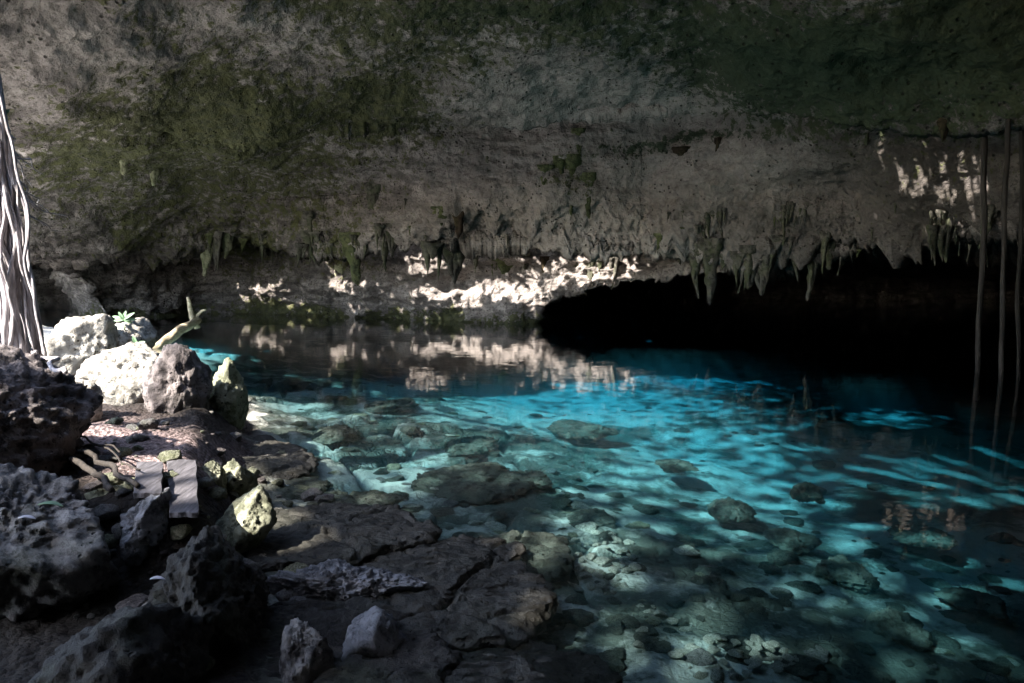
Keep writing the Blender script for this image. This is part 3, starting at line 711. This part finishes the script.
# loose rubble and pale cobbles on the bed, each a thing of its own
rub = [rock_mesh('rubble_stone', (1, .85, .30), 500 + i, sub=4, rough=.22, cuts=8, sharp=1.0) for i in range(6)]
cob = [rock_mesh('cobble', (1, .75, .42), 520 + i, sub=4, rough=.12, cuts=7, sharp=1.0) for i in range(5)]
for m_ in rub: m_.materials.append(M['sub'])
for m_ in cob: m_.materials.append(M['cobble'])
n = 0
while n < 290:
    px_r, py_r = rng.uniform(240, 1040), rng.uniform(345, 690) 
    p = on_z(px_r, py_r, -.25); s = float(sdist(np.array([p[0]]), np.array([p[1]]))[0])
    if s < .3 or (py_r > 540 and px_r < 540): continue
    w = .03 + .11 * rng.uniform()**2.2 * (1 + p[1] * .04)
    z = gz(p[0], p[1])
    q = link('rubble_stone', rub[n % 6], None); q.location = (p[0], p[1], z + w * .05); q.scale = (w, w, w); q.rotation_euler = (0, 0, rng.uniform(0, 6))
    tag(q, 'dull algae covered stone scattered on the pool bed', 'stone', 'rubble stones scattered on the pool bed'); n += 1
CL = [('pale cobble in the white heap under water right of the brown slab', 'cobbles heaped right of the brown slab', 90, (600,560,38,30)),
      ('pale cobble in the loose cluster under water at the bottom', 'cobbles clustered at the bottom of the pool', 70, (735,652,62,20)),
      ('white cobble under water along the edge of the brown slab', 'cobbles along the slab edge', 16, (650,625,25,25))]
for lab, grp, cnt, (cx, cy, rx, ry) in CL:
    for i in range(cnt):
        a_, r_ = rng.uniform(0, 6.28), math.sqrt(rng.uniform(0, 1))
        p = on_z(cx + rx * r_ * math.cos(a_), cy + ry * r_ * math.sin(a_) * 1.1, -.2)
        w = .014 + .045 * rng.uniform()**1.8
        q = link('cobble', cob[i % 5], None); q.location = (p[0], p[1], max(gz(p[0], p[1]), -.24) + w * .3); q.scale = (w, w, w); q.rotation_euler = (rng.uniform(-.4, .4), rng.uniform(-.3, .3), rng.uniform(0, 6))
        tag(q, lab, 'cobble', grp)
for i, (a_, b_, w, lab) in enumerate([(411,499,.085,'flat white stone under water above the long flat slab'), (450,352+75,.07,'small white stone under water in the shallow middle'),
        (486,484,.05,'little white stone under water right of the flat one'), (529,533,.06,'white stone under water left of the cobble heap'), (446,498,.04,'tiny pale stone under water beside the flat white stone')]):
    p = on_z(a_, b_, -.08); q = link('white_stone', cob[i % 5].copy(), None); q.location = (p[0], p[1], gz(p[0], p[1]) + .02); q.scale = (w, w * .8, w * .35)
    tag(q, lab, 'stone', 'white stones in the shallows')
flt = [rock_mesh('flat_stone', (1, .8, .22), 560 + i, sub=4, rough=.16, cuts=7, sharp=1.0) for i in range(6)]
for i, m_ in enumerate(flt): m_.materials.append(M[['sub', 'mossy', 'sub', 'grey', 'sub', 'cobble'][i]])
n = 0
while n < 240:
    if n < 150: px_r, py_r = rng.uniform(250, 600), rng.uniform(385, 560)
    else: px_r, py_r = rng.uniform(560, 1020), rng.uniform(500, 690)
    p = on_z(px_r, py_r, -.15); s = float(sdist(np.array([p[0]]), np.array([p[1]]))[0])
    if s < .25 or (py_r > 540 and px_r < 560): continue
    w = .03 + .11 * rng.uniform()**1.8; z = gz(p[0], p[1])
    q = link('flat_stone', flt[rng.integers(6)], None); q.location = (p[0], p[1], z + w * .05); q.scale = (w, w, w); q.rotation_euler = (rng.uniform(-.12, .12), rng.uniform(-.12, .12), rng.uniform(0, 6))
    tag(q, 'flat angular stone lying in the clear shallows', 'stone', 'flat stones lying in the shallows'); n += 1
# small stones on the dry shore
peb = [rock_mesh('shore_stone', (1, .9, .6), 540 + i, sub=4, rough=.14, cuts=9) for i in range(5)]
for i, m_ in enumerate(peb): m_.materials.append(M[['white', 'grey', 'mauve', 'mossy', 'grey'][i]])
n = 0
while n < 230:
    px_r, py_r = rng.uniform(60, 330), rng.uniform(425, 610)
    p = on_z(px_r, py_r, .45 if px_r < 200 else .15)
    w = .015 + .10 * rng.uniform()**2.5
    q = link('shore_stone', peb[n % 5], None); q.location = (p[0], p[1], gz(p[0], p[1]) + w * .3); q.scale = (w, w, w); q.rotation_euler = (0, 0, rng.uniform(0, 6))
    tag(q, 'small loose stone lying among the shore boulders', 'stone', 'loose stones on the left shore'); n += 1

# ------------------------------------------------------------------ tubes: roots, log, twigs
def tube(pts, rads, seg=10, nz=.0, seed=0, cap=True):
    pts = np.array(pts, float); n_ = len(pts); rads = np.array(rads, float)
    tg = np.gradient(pts, axis=0); tg /= np.linalg.norm(tg, axis=1)[:, None]
    ref = np.array([0, 0, 1.0]) if abs(tg[0][2]) < .9 else np.array([0, 1.0, 0])
    V, Fa = [], []
    for i in range(n_):
        a = np.cross(tg[i], ref); a /= np.linalg.norm(a); b = np.cross(tg[i], a)
        for k in range(seg):
            th = 2 * math.pi * k / seg
            rr_ = rads[i] * (1 + nz * math.sin(3 * th + i * .7 + seed) + nz * math.sin(th * 5 + i * .31 + seed * 2) * .6)
            V.append(pts[i] + rr_ * (math.cos(th) * a + math.sin(th) * b))
    for i in range(n_ - 1):
        for k in range(seg):
            k2 = (k + 1) % seg
            Fa.append((i * seg + k, i * seg + k2, (i + 1) * seg + k2, (i + 1) * seg + k))
    if cap:
        V.append(pts[0]); V.append(pts[-1]); c0_, c1_ = len(V) - 2, len(V) - 1
        for k in range(seg):
            k2 = (k + 1) % seg
            Fa.append((c0_, k2, k, k)); Fa.append((c1_, (n_ - 1) * seg + k, (n_ - 1) * seg + k2, (n_ - 1) * seg + k2))
    return V, Fa
class Tubes:
    def __init__(s): s.bm = bmesh.new()
    def add(s, pts, rads, seg=8, nz=0.0, seed=0):
        V, Fa = tube(pts, rads, seg, nz, seed); vs = [s.bm.verts.new(v) for v in V]
        for f in Fa:
            u = list(dict.fromkeys(f))
            try: s.bm.faces.new([vs[i] for i in u])
            except ValueError: pass
    def build(s, name, mat, parent=None, origin=None):
        if origin is not None:
            for v in s.bm.verts: v.co -= Vector(origin)
        for f in s.bm.faces: f.smooth = True
        bmesh.ops.recalc_face_normals(s.bm, faces=s.bm.faces)
        me = bpy.data.meshes.new(name); s.bm.to_mesh(me); s.bm.free()
        o = link(name, me, mat, parent)
        if origin is not None and parent is None: o.location = origin
        return o
def wig(p0, p1, n, amp, seed, sc_=1.5):
    p0, p1 = np.array(p0, float), np.array(p1, float); q = np.linspace(0, 1, n)[:, None]
    P = p0 + (p1 - p0) * q
    L = np.linalg.norm(p1 - p0) * q[:, 0]
    e = np.sin(np.pi * q[:, 0])**.5
    P[:, 0] += amp * e * fbm(L / sc_ + seed, 0 * L + seed * 1.7, 0 * L, 1, 2); P[:, 1] += amp * e * fbm(L / sc_ + seed * 3.1, 0 * L, 0 * L + 4, 1, 2)
    P[:, 2] += amp * .6 * e * fbm(L / sc_ + seed * 2.1, 0 * L + 8, 0 * L, 1, 2)
    return P

# pale root bundle at the left edge (thing > trunk, roots, leaf)
RY = 6.9
base = pt(18, 356, RY)
rb = bpy.data.objects.new('root_bundle', None); COL.objects.link(rb); rb.location = base
tag(rb, 'pale bundle of hanging aerial roots standing on rock at the left edge', 'tree roots')
def rbt(): return Tubes()
def top_of(px, py): return pt(px, py, RY)
hi = pt(-52, -150, RY)
T = Tubes(); P = wig(hi, pt(12, 372, RY), 30, .05, 2); T.add(P, np.interp(np.linspace(0, 1, 30), [0, .55, 1], [.06, .11, .19]), 14, .12); T.build('trunk', M['root'], rb, base)
for i in range(30):
    q = (i % 15) / 14
    a_ = pt(-58 + 16 * q + rng.uniform(-4, 4), -150, RY - rng.uniform(-.08, .12)); m_ = pt(-14 + 22 * q + rng.uniform(-3, 3), 130, RY - .08 - rng.uniform(-.05, .1))
    b_ = pt(-14 + 56 * q + rng.uniform(-4, 4), 352 + rng.uniform(-6, 14), RY - .15 - rng.uniform(-.1, .15))
    P = np.vstack([wig(a_, m_, 12, .05, i)[:-1], wig(m_, b_, 26, .10, i + 40, .7)])
    T = Tubes(); r0 = rng.uniform(.006, .02); T.add(P, np.linspace(r0, r0 * 1.25, len(P)), 8, .12, i); T.build('root', M['root'], rb, base)
for i, (a_, b_) in enumerate([((8,128),(20,162)), ((10,150),(32,168)), ((8,175),(38,212)), ((14,190),(52,214)), ((12,205),(46,226)), ((6,140),(24,182)), ((16,180),(30,204))]):
    T = Tubes(); T.add(wig(pt(*a_, RY), pt(*b_, RY + .3), 14, .10, i + 9, .3), np.linspace(.012, .004, 14), 6); T.add(wig(pt(a_[0] + 3, a_[1] + 8, RY), pt(b_[0] * 1.35, b_[1] + 6, RY + .4), 14, .14, i + 29, .3), np.linspace(.009, .003, 14), 6); T.build('rootlet', M['root'], rb, base)
def leaf_bm(bm_, p, d, up, L, W):
    d = Vector(d).normalized(); s = d.cross(Vector(up)).normalized(); nrm = s.cross(d)
    n_ = 6; rows = []
    for i in range(n_ + 1):
        t_ = i / n_; w = W * math.sin(math.pi * min(1, t_ * .9 + .06))**.8; c_ = Vector(p) + d * L * t_ - nrm * (.25 * L * t_ * t_)
        rows.append([bm_.verts.new(c_ - s * w + nrm * w * .3), bm_.verts.new(c_), bm_.verts.new(c_ + s * w + nrm * w * .3)])
    for i in range(n_):
        for k in (0, 1): bm_.faces.new((rows[i][k], rows[i][k + 1], rows[i + 1][k + 1], rows[i + 1][k]))
def leaf_obj(name, specs, mat, parent, origin):
    bm_ = bmesh.new()
    for s in specs: leaf_bm(bm_, *s)
    me = bpy.data.meshes.new(name); bm_.to_mesh(me); bm_.free()
    for v in me.vertices: v.co -= Vector(origin)
    md = link(name, me, mat, parent); m2 = md.modifiers.new('t', 'SOLIDIFY'); m2.thickness = .002
    return md
lp = pt(3, 118, RY - .1)
leaf_obj('leaf', [(lp, (.5, -.1, .8), (0, -1, .2), .09, .02), (lp, (.1, -.1, 1), (0, -1, .2), .07, .018), (lp, (-.5, -.1, .6), (0, -1, .2), .09, .02)], M['leaf'], rb, base)

# little plant on the pale rock
pp = pt(124, 322, 10.1)
pl = bpy.data.objects.new('small_plant', None); COL.objects.link(pl); pl.location = pp
tag(pl, 'small green leafy plant growing on the pale rock by the water', 'plant')
T = Tubes(); T.add(wig(pp - np.array([0, 0, .1]), pp + np.array([.02, 0, .06]), 6, .01, 3), np.linspace(.008, .005, 6), 6); T.build('stem', M['leaf'], pl, pp)
for i, (dx_, dz_, L_) in enumerate([(-1, .35, .22), (-.5, .9, .15), (.15, 1.1, .15), (.8, .6, .22), (1, .1, .2), (-.9, 0, .16), (.6, -.2, .14)]):
    leaf_obj('leaf', [(pp + np.array([0, 0, .03]), (dx_, -.3 * (i % 2), dz_), (0, -1, .4), L_ * .75, .022)], M['leaf'], pl, pp)
pp2 = pt(137, 345, 9.7); pl2 = bpy.data.objects.new('small_plant', None); COL.objects.link(pl2); pl2.location = pp2
tag(pl2, 'tiny pale green sprig low on the side of the rock under the leafy plant', 'plant')
for d_ in ((.8, .4), (-.3, 1), (1, -.3)): leaf_obj('leaf', [(pp2, (d_[0], -.4, d_[1]), (0, -1, .4), .12, .025)], M['leaf'], pl2, pp2)

# driftwood log leaning in the far left water
lg0 = on_z(143, 352, .0); lg1 = pt(196, 314, 24)
lg0 = np.array([*on_z(146, 350, 0)[:2], -.12]); lg1 = pt(198, 320, 21.5)
T = Tubes(); P = wig(lg0, lg1, 30, .12, 5, 2); T.add(P, np.interp(np.linspace(0, 1, 30), [0, .2, 1], [.12, .14, .10]), 14, .10)
log = T.build('driftwood_log', M['log'], None, lg0); tag(log, 'bleached driftwood log slanting through the water behind the left boulders', 'log')
for i, (a_, b_, r0) in enumerate([((198,328),(188,297),.09), ((197,318),(206,310),.05)]):
    T = Tubes(); T.add(wig(pt(*a_, 21.4), pt(*b_, 21.2), 14, .2, i + 3, .8), np.linspace(r0, r0 * .5, 14), 10, .12); T.build('branch', M['log'], log, lg0)

# wooden planks
def plank(corners, z, label, tilt):
    C4 = [on_z(*c, z) for c in corners]          # near left, near right, far right, far left
    o_ = sum(C4) / 4; th = .035
    bm_ = bmesh.new(); bmesh.ops.create_grid(bm_, x_segments=10, y_segments=24, size=.5)
    for v in bm_.verts:
        u_, t_ = v.co.x + .5, v.co.y + .5
        p = (C4[0] * (1 - u_) + C4[1] * u_) * (1 - t_) + (C4[3] * (1 - u_) + C4[2] * u_) * t_ - o_
        v.co = (p[0] + .004 * math.sin(t_ * 17), p[1] + .006 * math.sin(u_ * 14), .006 * math.sin(u_ * 3.1) + .008 * math.sin(t_ * 5) + tilt * (t_ - .5))
    r_ = bmesh.ops.extrude_face_region(bm_, geom=bm_.faces[:])
    for v in [g for g in r_['geom'] if isinstance(g, bmesh.types.BMVert)]: v.co.z -= th
    bmesh.ops.recalc_face_normals(bm_, faces=bm_.faces)
    me = bpy.data.meshes.new('plank'); bm_.to_mesh(me); bm_.free()
    o = link('wooden_plank', me, M['plank']); o.location = o_
    tag(o, label, 'plank', 'planks laid on the shore'); bv = o.modifiers.new('b', 'BEVEL'); bv.width = .003; bv.limit_method = 'ANGLE'
    return o
plank([(133, 491), (161, 491), (163, 463), (137, 463)], .62, 'shorter weathered grey plank, left of the pair', .03)
plank([(169, 508), (198, 508), (196, 463), (167, 463)], .55, 'longer weathered grey plank, right of the pair', .06)

# brown roots crawling over the shore
for i, (a_, b_, z0, r0, lab) in enumerate([((48,428),(138,486),.62,.022,'thick brown root creeping from the dark rock to the planks'),
        ((60,424),(120,452),.66,.009,'thin brown root lying on the pink gravel'), ((52,440),(112,490),.6,.026,'gnarled dark root under the thick brown root'),
        ((30,350),(66,372),1.25,.02,'pale root crossing over the top of the dark rock mass'), ((62,432),(140,470),.64,.008,'slim root beside the thick brown one')]):
    A_ = on_z(*a_, z0); B_ = on_z(*b_, z0 + .02); T = Tubes(); T.add(wig(A_, B_, 26, .10, i + 70, .5), np.interp(np.linspace(0, 1, 26), [0, 1], [r0, r0 * .7]), 10, .15, i)
    o = T.build('creeping_root', M['root'] if i == 3 else M['darkroot'], None, A_); tag(o, lab, 'root', 'roots on the left shore')

# hanging roots at the right
def hang_root(px0, py0, px1, Yd, r0, label, seed):
    a_ = pt(px0, py0 - 25, Yd); b_ = pt(px1, 365, Yd); b_[2] = -.5
    T = Tubes(); T.add(wig(a_, b_, 40, .055, seed, 2.2), np.linspace(r0, r0 * .8, 40), 10, .15, seed)
    o = T.build('hanging_root', M['darkroot'], None, a_); tag(o, label, 'hanging root', 'roots hanging from the ceiling into the water on the right')
hang_root(986, 120, 979, 14.6, .052, 'thickest dark root hanging from the ceiling to the water, left of the three', 1)
hang_root(1010, 98, 1002, 13.8, .045, 'second dark root hanging to the water, middle of the three', 5)
hang_root(1024, 90, 1020, 14.0, .04, 'faint dark root at the very right edge', 9)

# ------------------------------------------------------------------ stalactites
visg = inframe & ~hidden & ~open_g & (PYc > 0)
vi = np.argwhere(visg); vpx = PXc[visg]; vpy = PYc[visg]; vX = X[visg]; vY = Y[visg]; vZ = Z[visg]
def surf(px, py):
    k = int(np.argmin((vpx - px)**2 + (vpy - py)**2)); return np.array([vX[k], vY[k], vZ[k]])
def stal_mesh(name, w, d, L, seed, bend=.05, blunt=.35, seg=20, rings=26):
    r_ = np.random.default_rng(seed); q = np.linspace(-.12, 1, rings); V = []
    th = np.linspace(0, 2 * math.pi, seg, endpoint=False)
    ph = r_.uniform(0, 6, 4)
    for t_ in q:
        tt = max(t_, 0)
        rad = (1 - tt)**blunt * (1.0 - .45 * tt) if tt < 1 else .02
        rad *= 1 + .10 * math.sin(tt * 9 + ph[0]) + .06 * math.sin(tt * 23 + ph[1])
        if t_ < .08: rad *= 1.25
        fl = 1 + .14 * np.sin(th * 3 + ph[2]) + .10 * np.sin(th * 5 + ph[3] + tt * 2)
        V.append(np.stack([w * rad * fl * np.cos(th) + bend * L * tt**2 * math.cos(ph[0]), d * rad * fl * np.sin(th) + bend * L * tt**2 * math.sin(ph[1]), np.full(seg, -L * t_)], -1))
    V = np.array(V); x, y, z = V.reshape(-1, 3).T
    nrm = np.stack([np.cos(th), np.sin(th), 0 * th], -1)
    V = V + nrm[None] * (min(w, d) * .35 * fbm(x + seed, y, z * .6, max(w, d) * .8, 3, .6)).reshape(rings, seg)[..., None]
    V = V.reshape(-1, 3)
    Fa = []
    for i in range(rings - 1):
        for k in range(seg):
            k2 = (k + 1) % seg; Fa.append((i * seg + k, i * seg + k2, (i + 1) * seg + k2, (i + 1) * seg + k))
    return mesh_from(name, V, np.array(Fa))
SP = [  # px, py top, length px, half width px, material, label
 (572,176,42,9,'stalgreen','largest moss green stalactite in the green cluster high in the middle'),
 (558,172,28,7,'stalgreen','moss green stalactite on the left of the green cluster'),
 (588,190,32,6,'stalgreen','moss green stalactite on the right of the green cluster'),
 (546,176,18,6,'stalgreen','short green stalactite at the left end of the green cluster'),
 (596,178,18,5,'stal','thin grey stalactite at the right end of the green cluster'),
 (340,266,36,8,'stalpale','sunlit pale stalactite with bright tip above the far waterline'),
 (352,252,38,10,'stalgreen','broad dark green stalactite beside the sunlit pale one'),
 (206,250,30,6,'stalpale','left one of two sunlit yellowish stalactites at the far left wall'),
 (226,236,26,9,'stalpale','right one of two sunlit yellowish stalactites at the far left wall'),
 (374,200,42,9,'stal','tall grey stalactite left of the middle'),
 (712,262,48,9,'stal','long dark stalactite hanging over the black recess'),
 (698,258,26,6,'stal','short dark stalactite left of the long one over the black recess'),
 (752,262,32,10,'stal','wide dark stalactite in the middle over the black recess'),
 (772,258,24,8,'stal','blunt dark stalactite right of the wide one over the black recess'),
 (816,258,48,6,'stal','slender dark stalactite at the right over the black recess'),
 (833,250,24,7,'stal','thick dark stalactite stub right of the slender one'),
 (684,155,9,9,'staldark','dark brown stub hanging from the pale ceiling left of the thin spike'),
 (719,152,26,3.5,'staldark','thin dark brown spike hanging from the pale ceiling'),
 (458,215,28,8,'staldark','dark reddish brown lump hanging at the left of the pale slope'),
 (440,216,14,8,'stalgreen','short dark green lump beside the reddish brown one'),
 (505,268,22,9,'stalgreen','green cone standing out before the sunlit far wall'),
 (488,272,20,4,'staldark','thin dark drip left of the green cone'),
 (545,268,20,4,'staldark','dark drip right of the green cone'),
 (526,262,14,4,'stal','small grey drip between the green cone and dark drip'),
 (578,140,18,5,'stalgreen','small green knob high above the green cluster'),
 (490,170,22,7,'stal','grey drip above the reddish brown lump'),
 (870,130,20,7,'stal','stubby drip left of the sunlit ceiling patches'),
 (948,120,26,7,'staldark','dark drip near the thick hanging root'),
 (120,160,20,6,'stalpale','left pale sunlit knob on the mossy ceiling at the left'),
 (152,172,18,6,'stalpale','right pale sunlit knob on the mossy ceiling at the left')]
GS_ = 'stalactites hanging from the cave ceiling'
for i, (a_, b_, Lp, wp, mt, lab) in enumerate(SP):
    p = surf(a_, b_); k = p[1] / F
    o = link('stalactite', stal_mesh('stalactite', wp * k, wp * k * .8, Lp * k * 1.25, 700 + i, bend=.08), M[mt]); o.location = p + np.array([0, .12, .12 + .25 * Lp * k]); tag(o, lab, 'stalactite', GS_)
def curtain_mesh(name, seed, n_):
    r_ = np.random.default_rng(seed); VV, FF, off = [], [], 0
    for i in range(n_):
        L_ = r_.uniform(.25, 1) ; w_ = r_.uniform(.05, .13)
        m_ = stal_mesh('tmp', w_, w_ * .8, L_ * .8, seed * 10 + i, bend=.12, blunt=r_.uniform(.3, .9), seg=12, rings=14)
        v_ = np.zeros(len(m_.vertices) * 3, np.float32); m_.vertices.foreach_get('co', v_); v_ = v_.reshape(-1, 3)
        v_[:, 0] += (i - (n_ - 1) / 2) * .13 + r_.uniform(-.05, .05); v_[:, 1] += r_.uniform(-.08, .08)
        f_ = np.array([p.vertices[:] for p in m_.polygons]); VV.append(v_); FF.append(f_ + off); off += len(v_)
        bpy.data.meshes.remove(m_)
    v_, f_ = np.vstack(VV), np.vstack(FF)
    return mesh_from(name, v_, f_)
sm = [curtain_mesh('dripstone', 760 + i, [1, 3, 5, 2, 7, 4, 1, 6, 3, 8][i]) for i in range(10)]
for i, m_ in enumerate(sm): m_.materials.append(M[['stal', 'stalgreen', 'stal', 'stal', 'stal'][i % 5]])
bands = [((200, 300), (238, 256), 12, 'small dark dripstone in the shadowed row above the far left waterline', 'small dripstones of the far left row'),
         ((300, 430), (200, 250), 16, 'small dripstone among the crowded ones left of the pale slope', 'small dripstones left of the pale slope'),
         ((430, 660), (235, 268), 9, 'small dripstone on the pale slope above the sunlit wall', 'small dripstones on the pale slope'),
         ((650, 880), (205, 265), 30, 'small dark dripstone in the fringe over the black recess', 'small dripstones over the black recess'),
         ((880, 1020), (205, 238), 8, 'small dark dripstone under the sunlit ceiling patch', 'small dripstones under the sunlit patch')]
for (x0, x1), (y0, y1), cnt, lab, grp in bands:
    for i in range(cnt):
        p = surf(rng.uniform(x0, x1), rng.uniform(y0, y1)); s = .35 + 1.2 * rng.uniform()**2; wv = s * rng.uniform(.7, 1.3)
        q = link('dripstone', sm[rng.integers(10)], None); q.location = p + np.array([0, .05, .10]); q.scale = (wv, wv, s); q.rotation_euler = (rng.uniform(-.1, .1), rng.uniform(-.1, .1), rng.uniform(-.8, .8))
        tag(q, lab, 'dripstone', grp)

for i, (a_, b_, s_, lab) in enumerate([(690,258,1.7,'ragged curtain of dripstone at the left end of the black recess lip'), (722,262,2.1,'longest ragged dripstone curtain, beside the long dark stalactite'),
        (752,262,1.9,'ragged dripstone curtain merging with the wide dark stalactite'), (786,262,1.6,'ragged dripstone curtain right of the blunt dark stalactite'), (822,248,1.9,'ragged dripstone curtain by the slender dark stalactite'),
        (850,240,1.3,'short ragged dripstone curtain where the black lip climbs to the right')]):
    p = surf(a_, b_); q = link('dripstone_curtain', sm[[2, 4, 7, 9, 4, 2][i]], None); q.location = p + np.array([0, .12, .2]); q.scale = (s_ * .75, s_ * .7, s_ * .72); q.rotation_euler = (0, 0, rng.uniform(-.4, .4))
    tag(q, lab, 'dripstone', 'large dripstone curtains over the black recess')

# unseen dark screen added behind the cave, keeping sky out of the water's reflections
hx, hz = np.meshgrid(np.linspace(-70, 70, 90), np.linspace(-2, 42, 40), indexing='ij')
hy = 49 + hz * .25 + 1.5 * fbm(hx, hz, 0 * hx, 6, 4)
hm, hnt, hb, _o = newmat('sky_screen_dark'); hb.inputs['Roughness'].default_value = 1
hnt.links.new(mixc(hnt, noise(hnt, coords(hnt, 'World'), 1.2, 8), (.015, .022, .01), (.05, .06, .03)), hb.inputs['Base Color'])
o = link('sky_screen', mesh_from('sky_screen', np.stack([hx, hy, hz], -1).reshape(-1, 3), grid_faces(90, 40)), hm)
tag(o, 'unseen dark screen added behind the cave to block the sky', 'sky_screen', kind='structure')

# fallen leaves
def fallen(px, py, z, L_, mat, lab):
    p = on_z(px, py, z); o = leaf_obj('fallen_leaf', [(p, (1, .3, .1), (0, .1, 1), L_, L_ * .35)], M[mat], None, p); o.location = p; tag(o, lab, 'leaf')
fallen(292, 629, .09, .06, 'orange', 'small orange fallen leaf on the dark slab at the bottom')
fallen(18, 518, .86, .07, 'paleleaf', 'white fallen leaf on the pitted ledge rock')
fallen(38, 505, .9, .10, 'leaf', 'pale green fallen leaf on the pitted ledge rock')
fallen(150, 579, .62, .06, 'paleleaf', 'grey fallen leaf on the big dark mossy boulder')

# ------------------------------------------------------------------ light
w = bpy.data.worlds.new('World'); sc.world = w; w.use_nodes = True; nt = w.node_tree
bg = nt.nodes['Background']; sky = nt.nodes.new('ShaderNodeTexSky'); sky.sky_type = 'NISHITA'; sky.sun_disc = False
sky.sun_elevation = ELEV; sky.sun_rotation = math.atan2(S[0], S[1])
nt.links.new(sky.outputs[0], bg.inputs[0]); bg.inputs[1].default_value = .15
sd = bpy.data.lights.new('sun', 'SUN'); sd.energy = 3.5; sd.angle = R(.9); sd.color = (1, .92, .82)
so = bpy.data.objects.new('sun', sd); COL.objects.link(so)
so.rotation_euler = Vector(-S).to_track_quat('-Z', 'Y').to_euler()
sc.view_settings.view_transform = 'Standard'; sc.view_settings.look = 'None'; sc.view_settings.gamma = 1
sc.view_settings.exposure = 3.0
sc.cycles.use_denoising = True
sc.cycles.max_bounces = 8; sc.cycles.diffuse_bounces = 5; sc.cycles.glossy_bounces = 3; sc.cycles.transparent_max_bounces = 12
sc.cycles.sample_clamp_indirect = 6
sc.cycles.caustics_reflective = False; sc.cycles.caustics_refractive = False
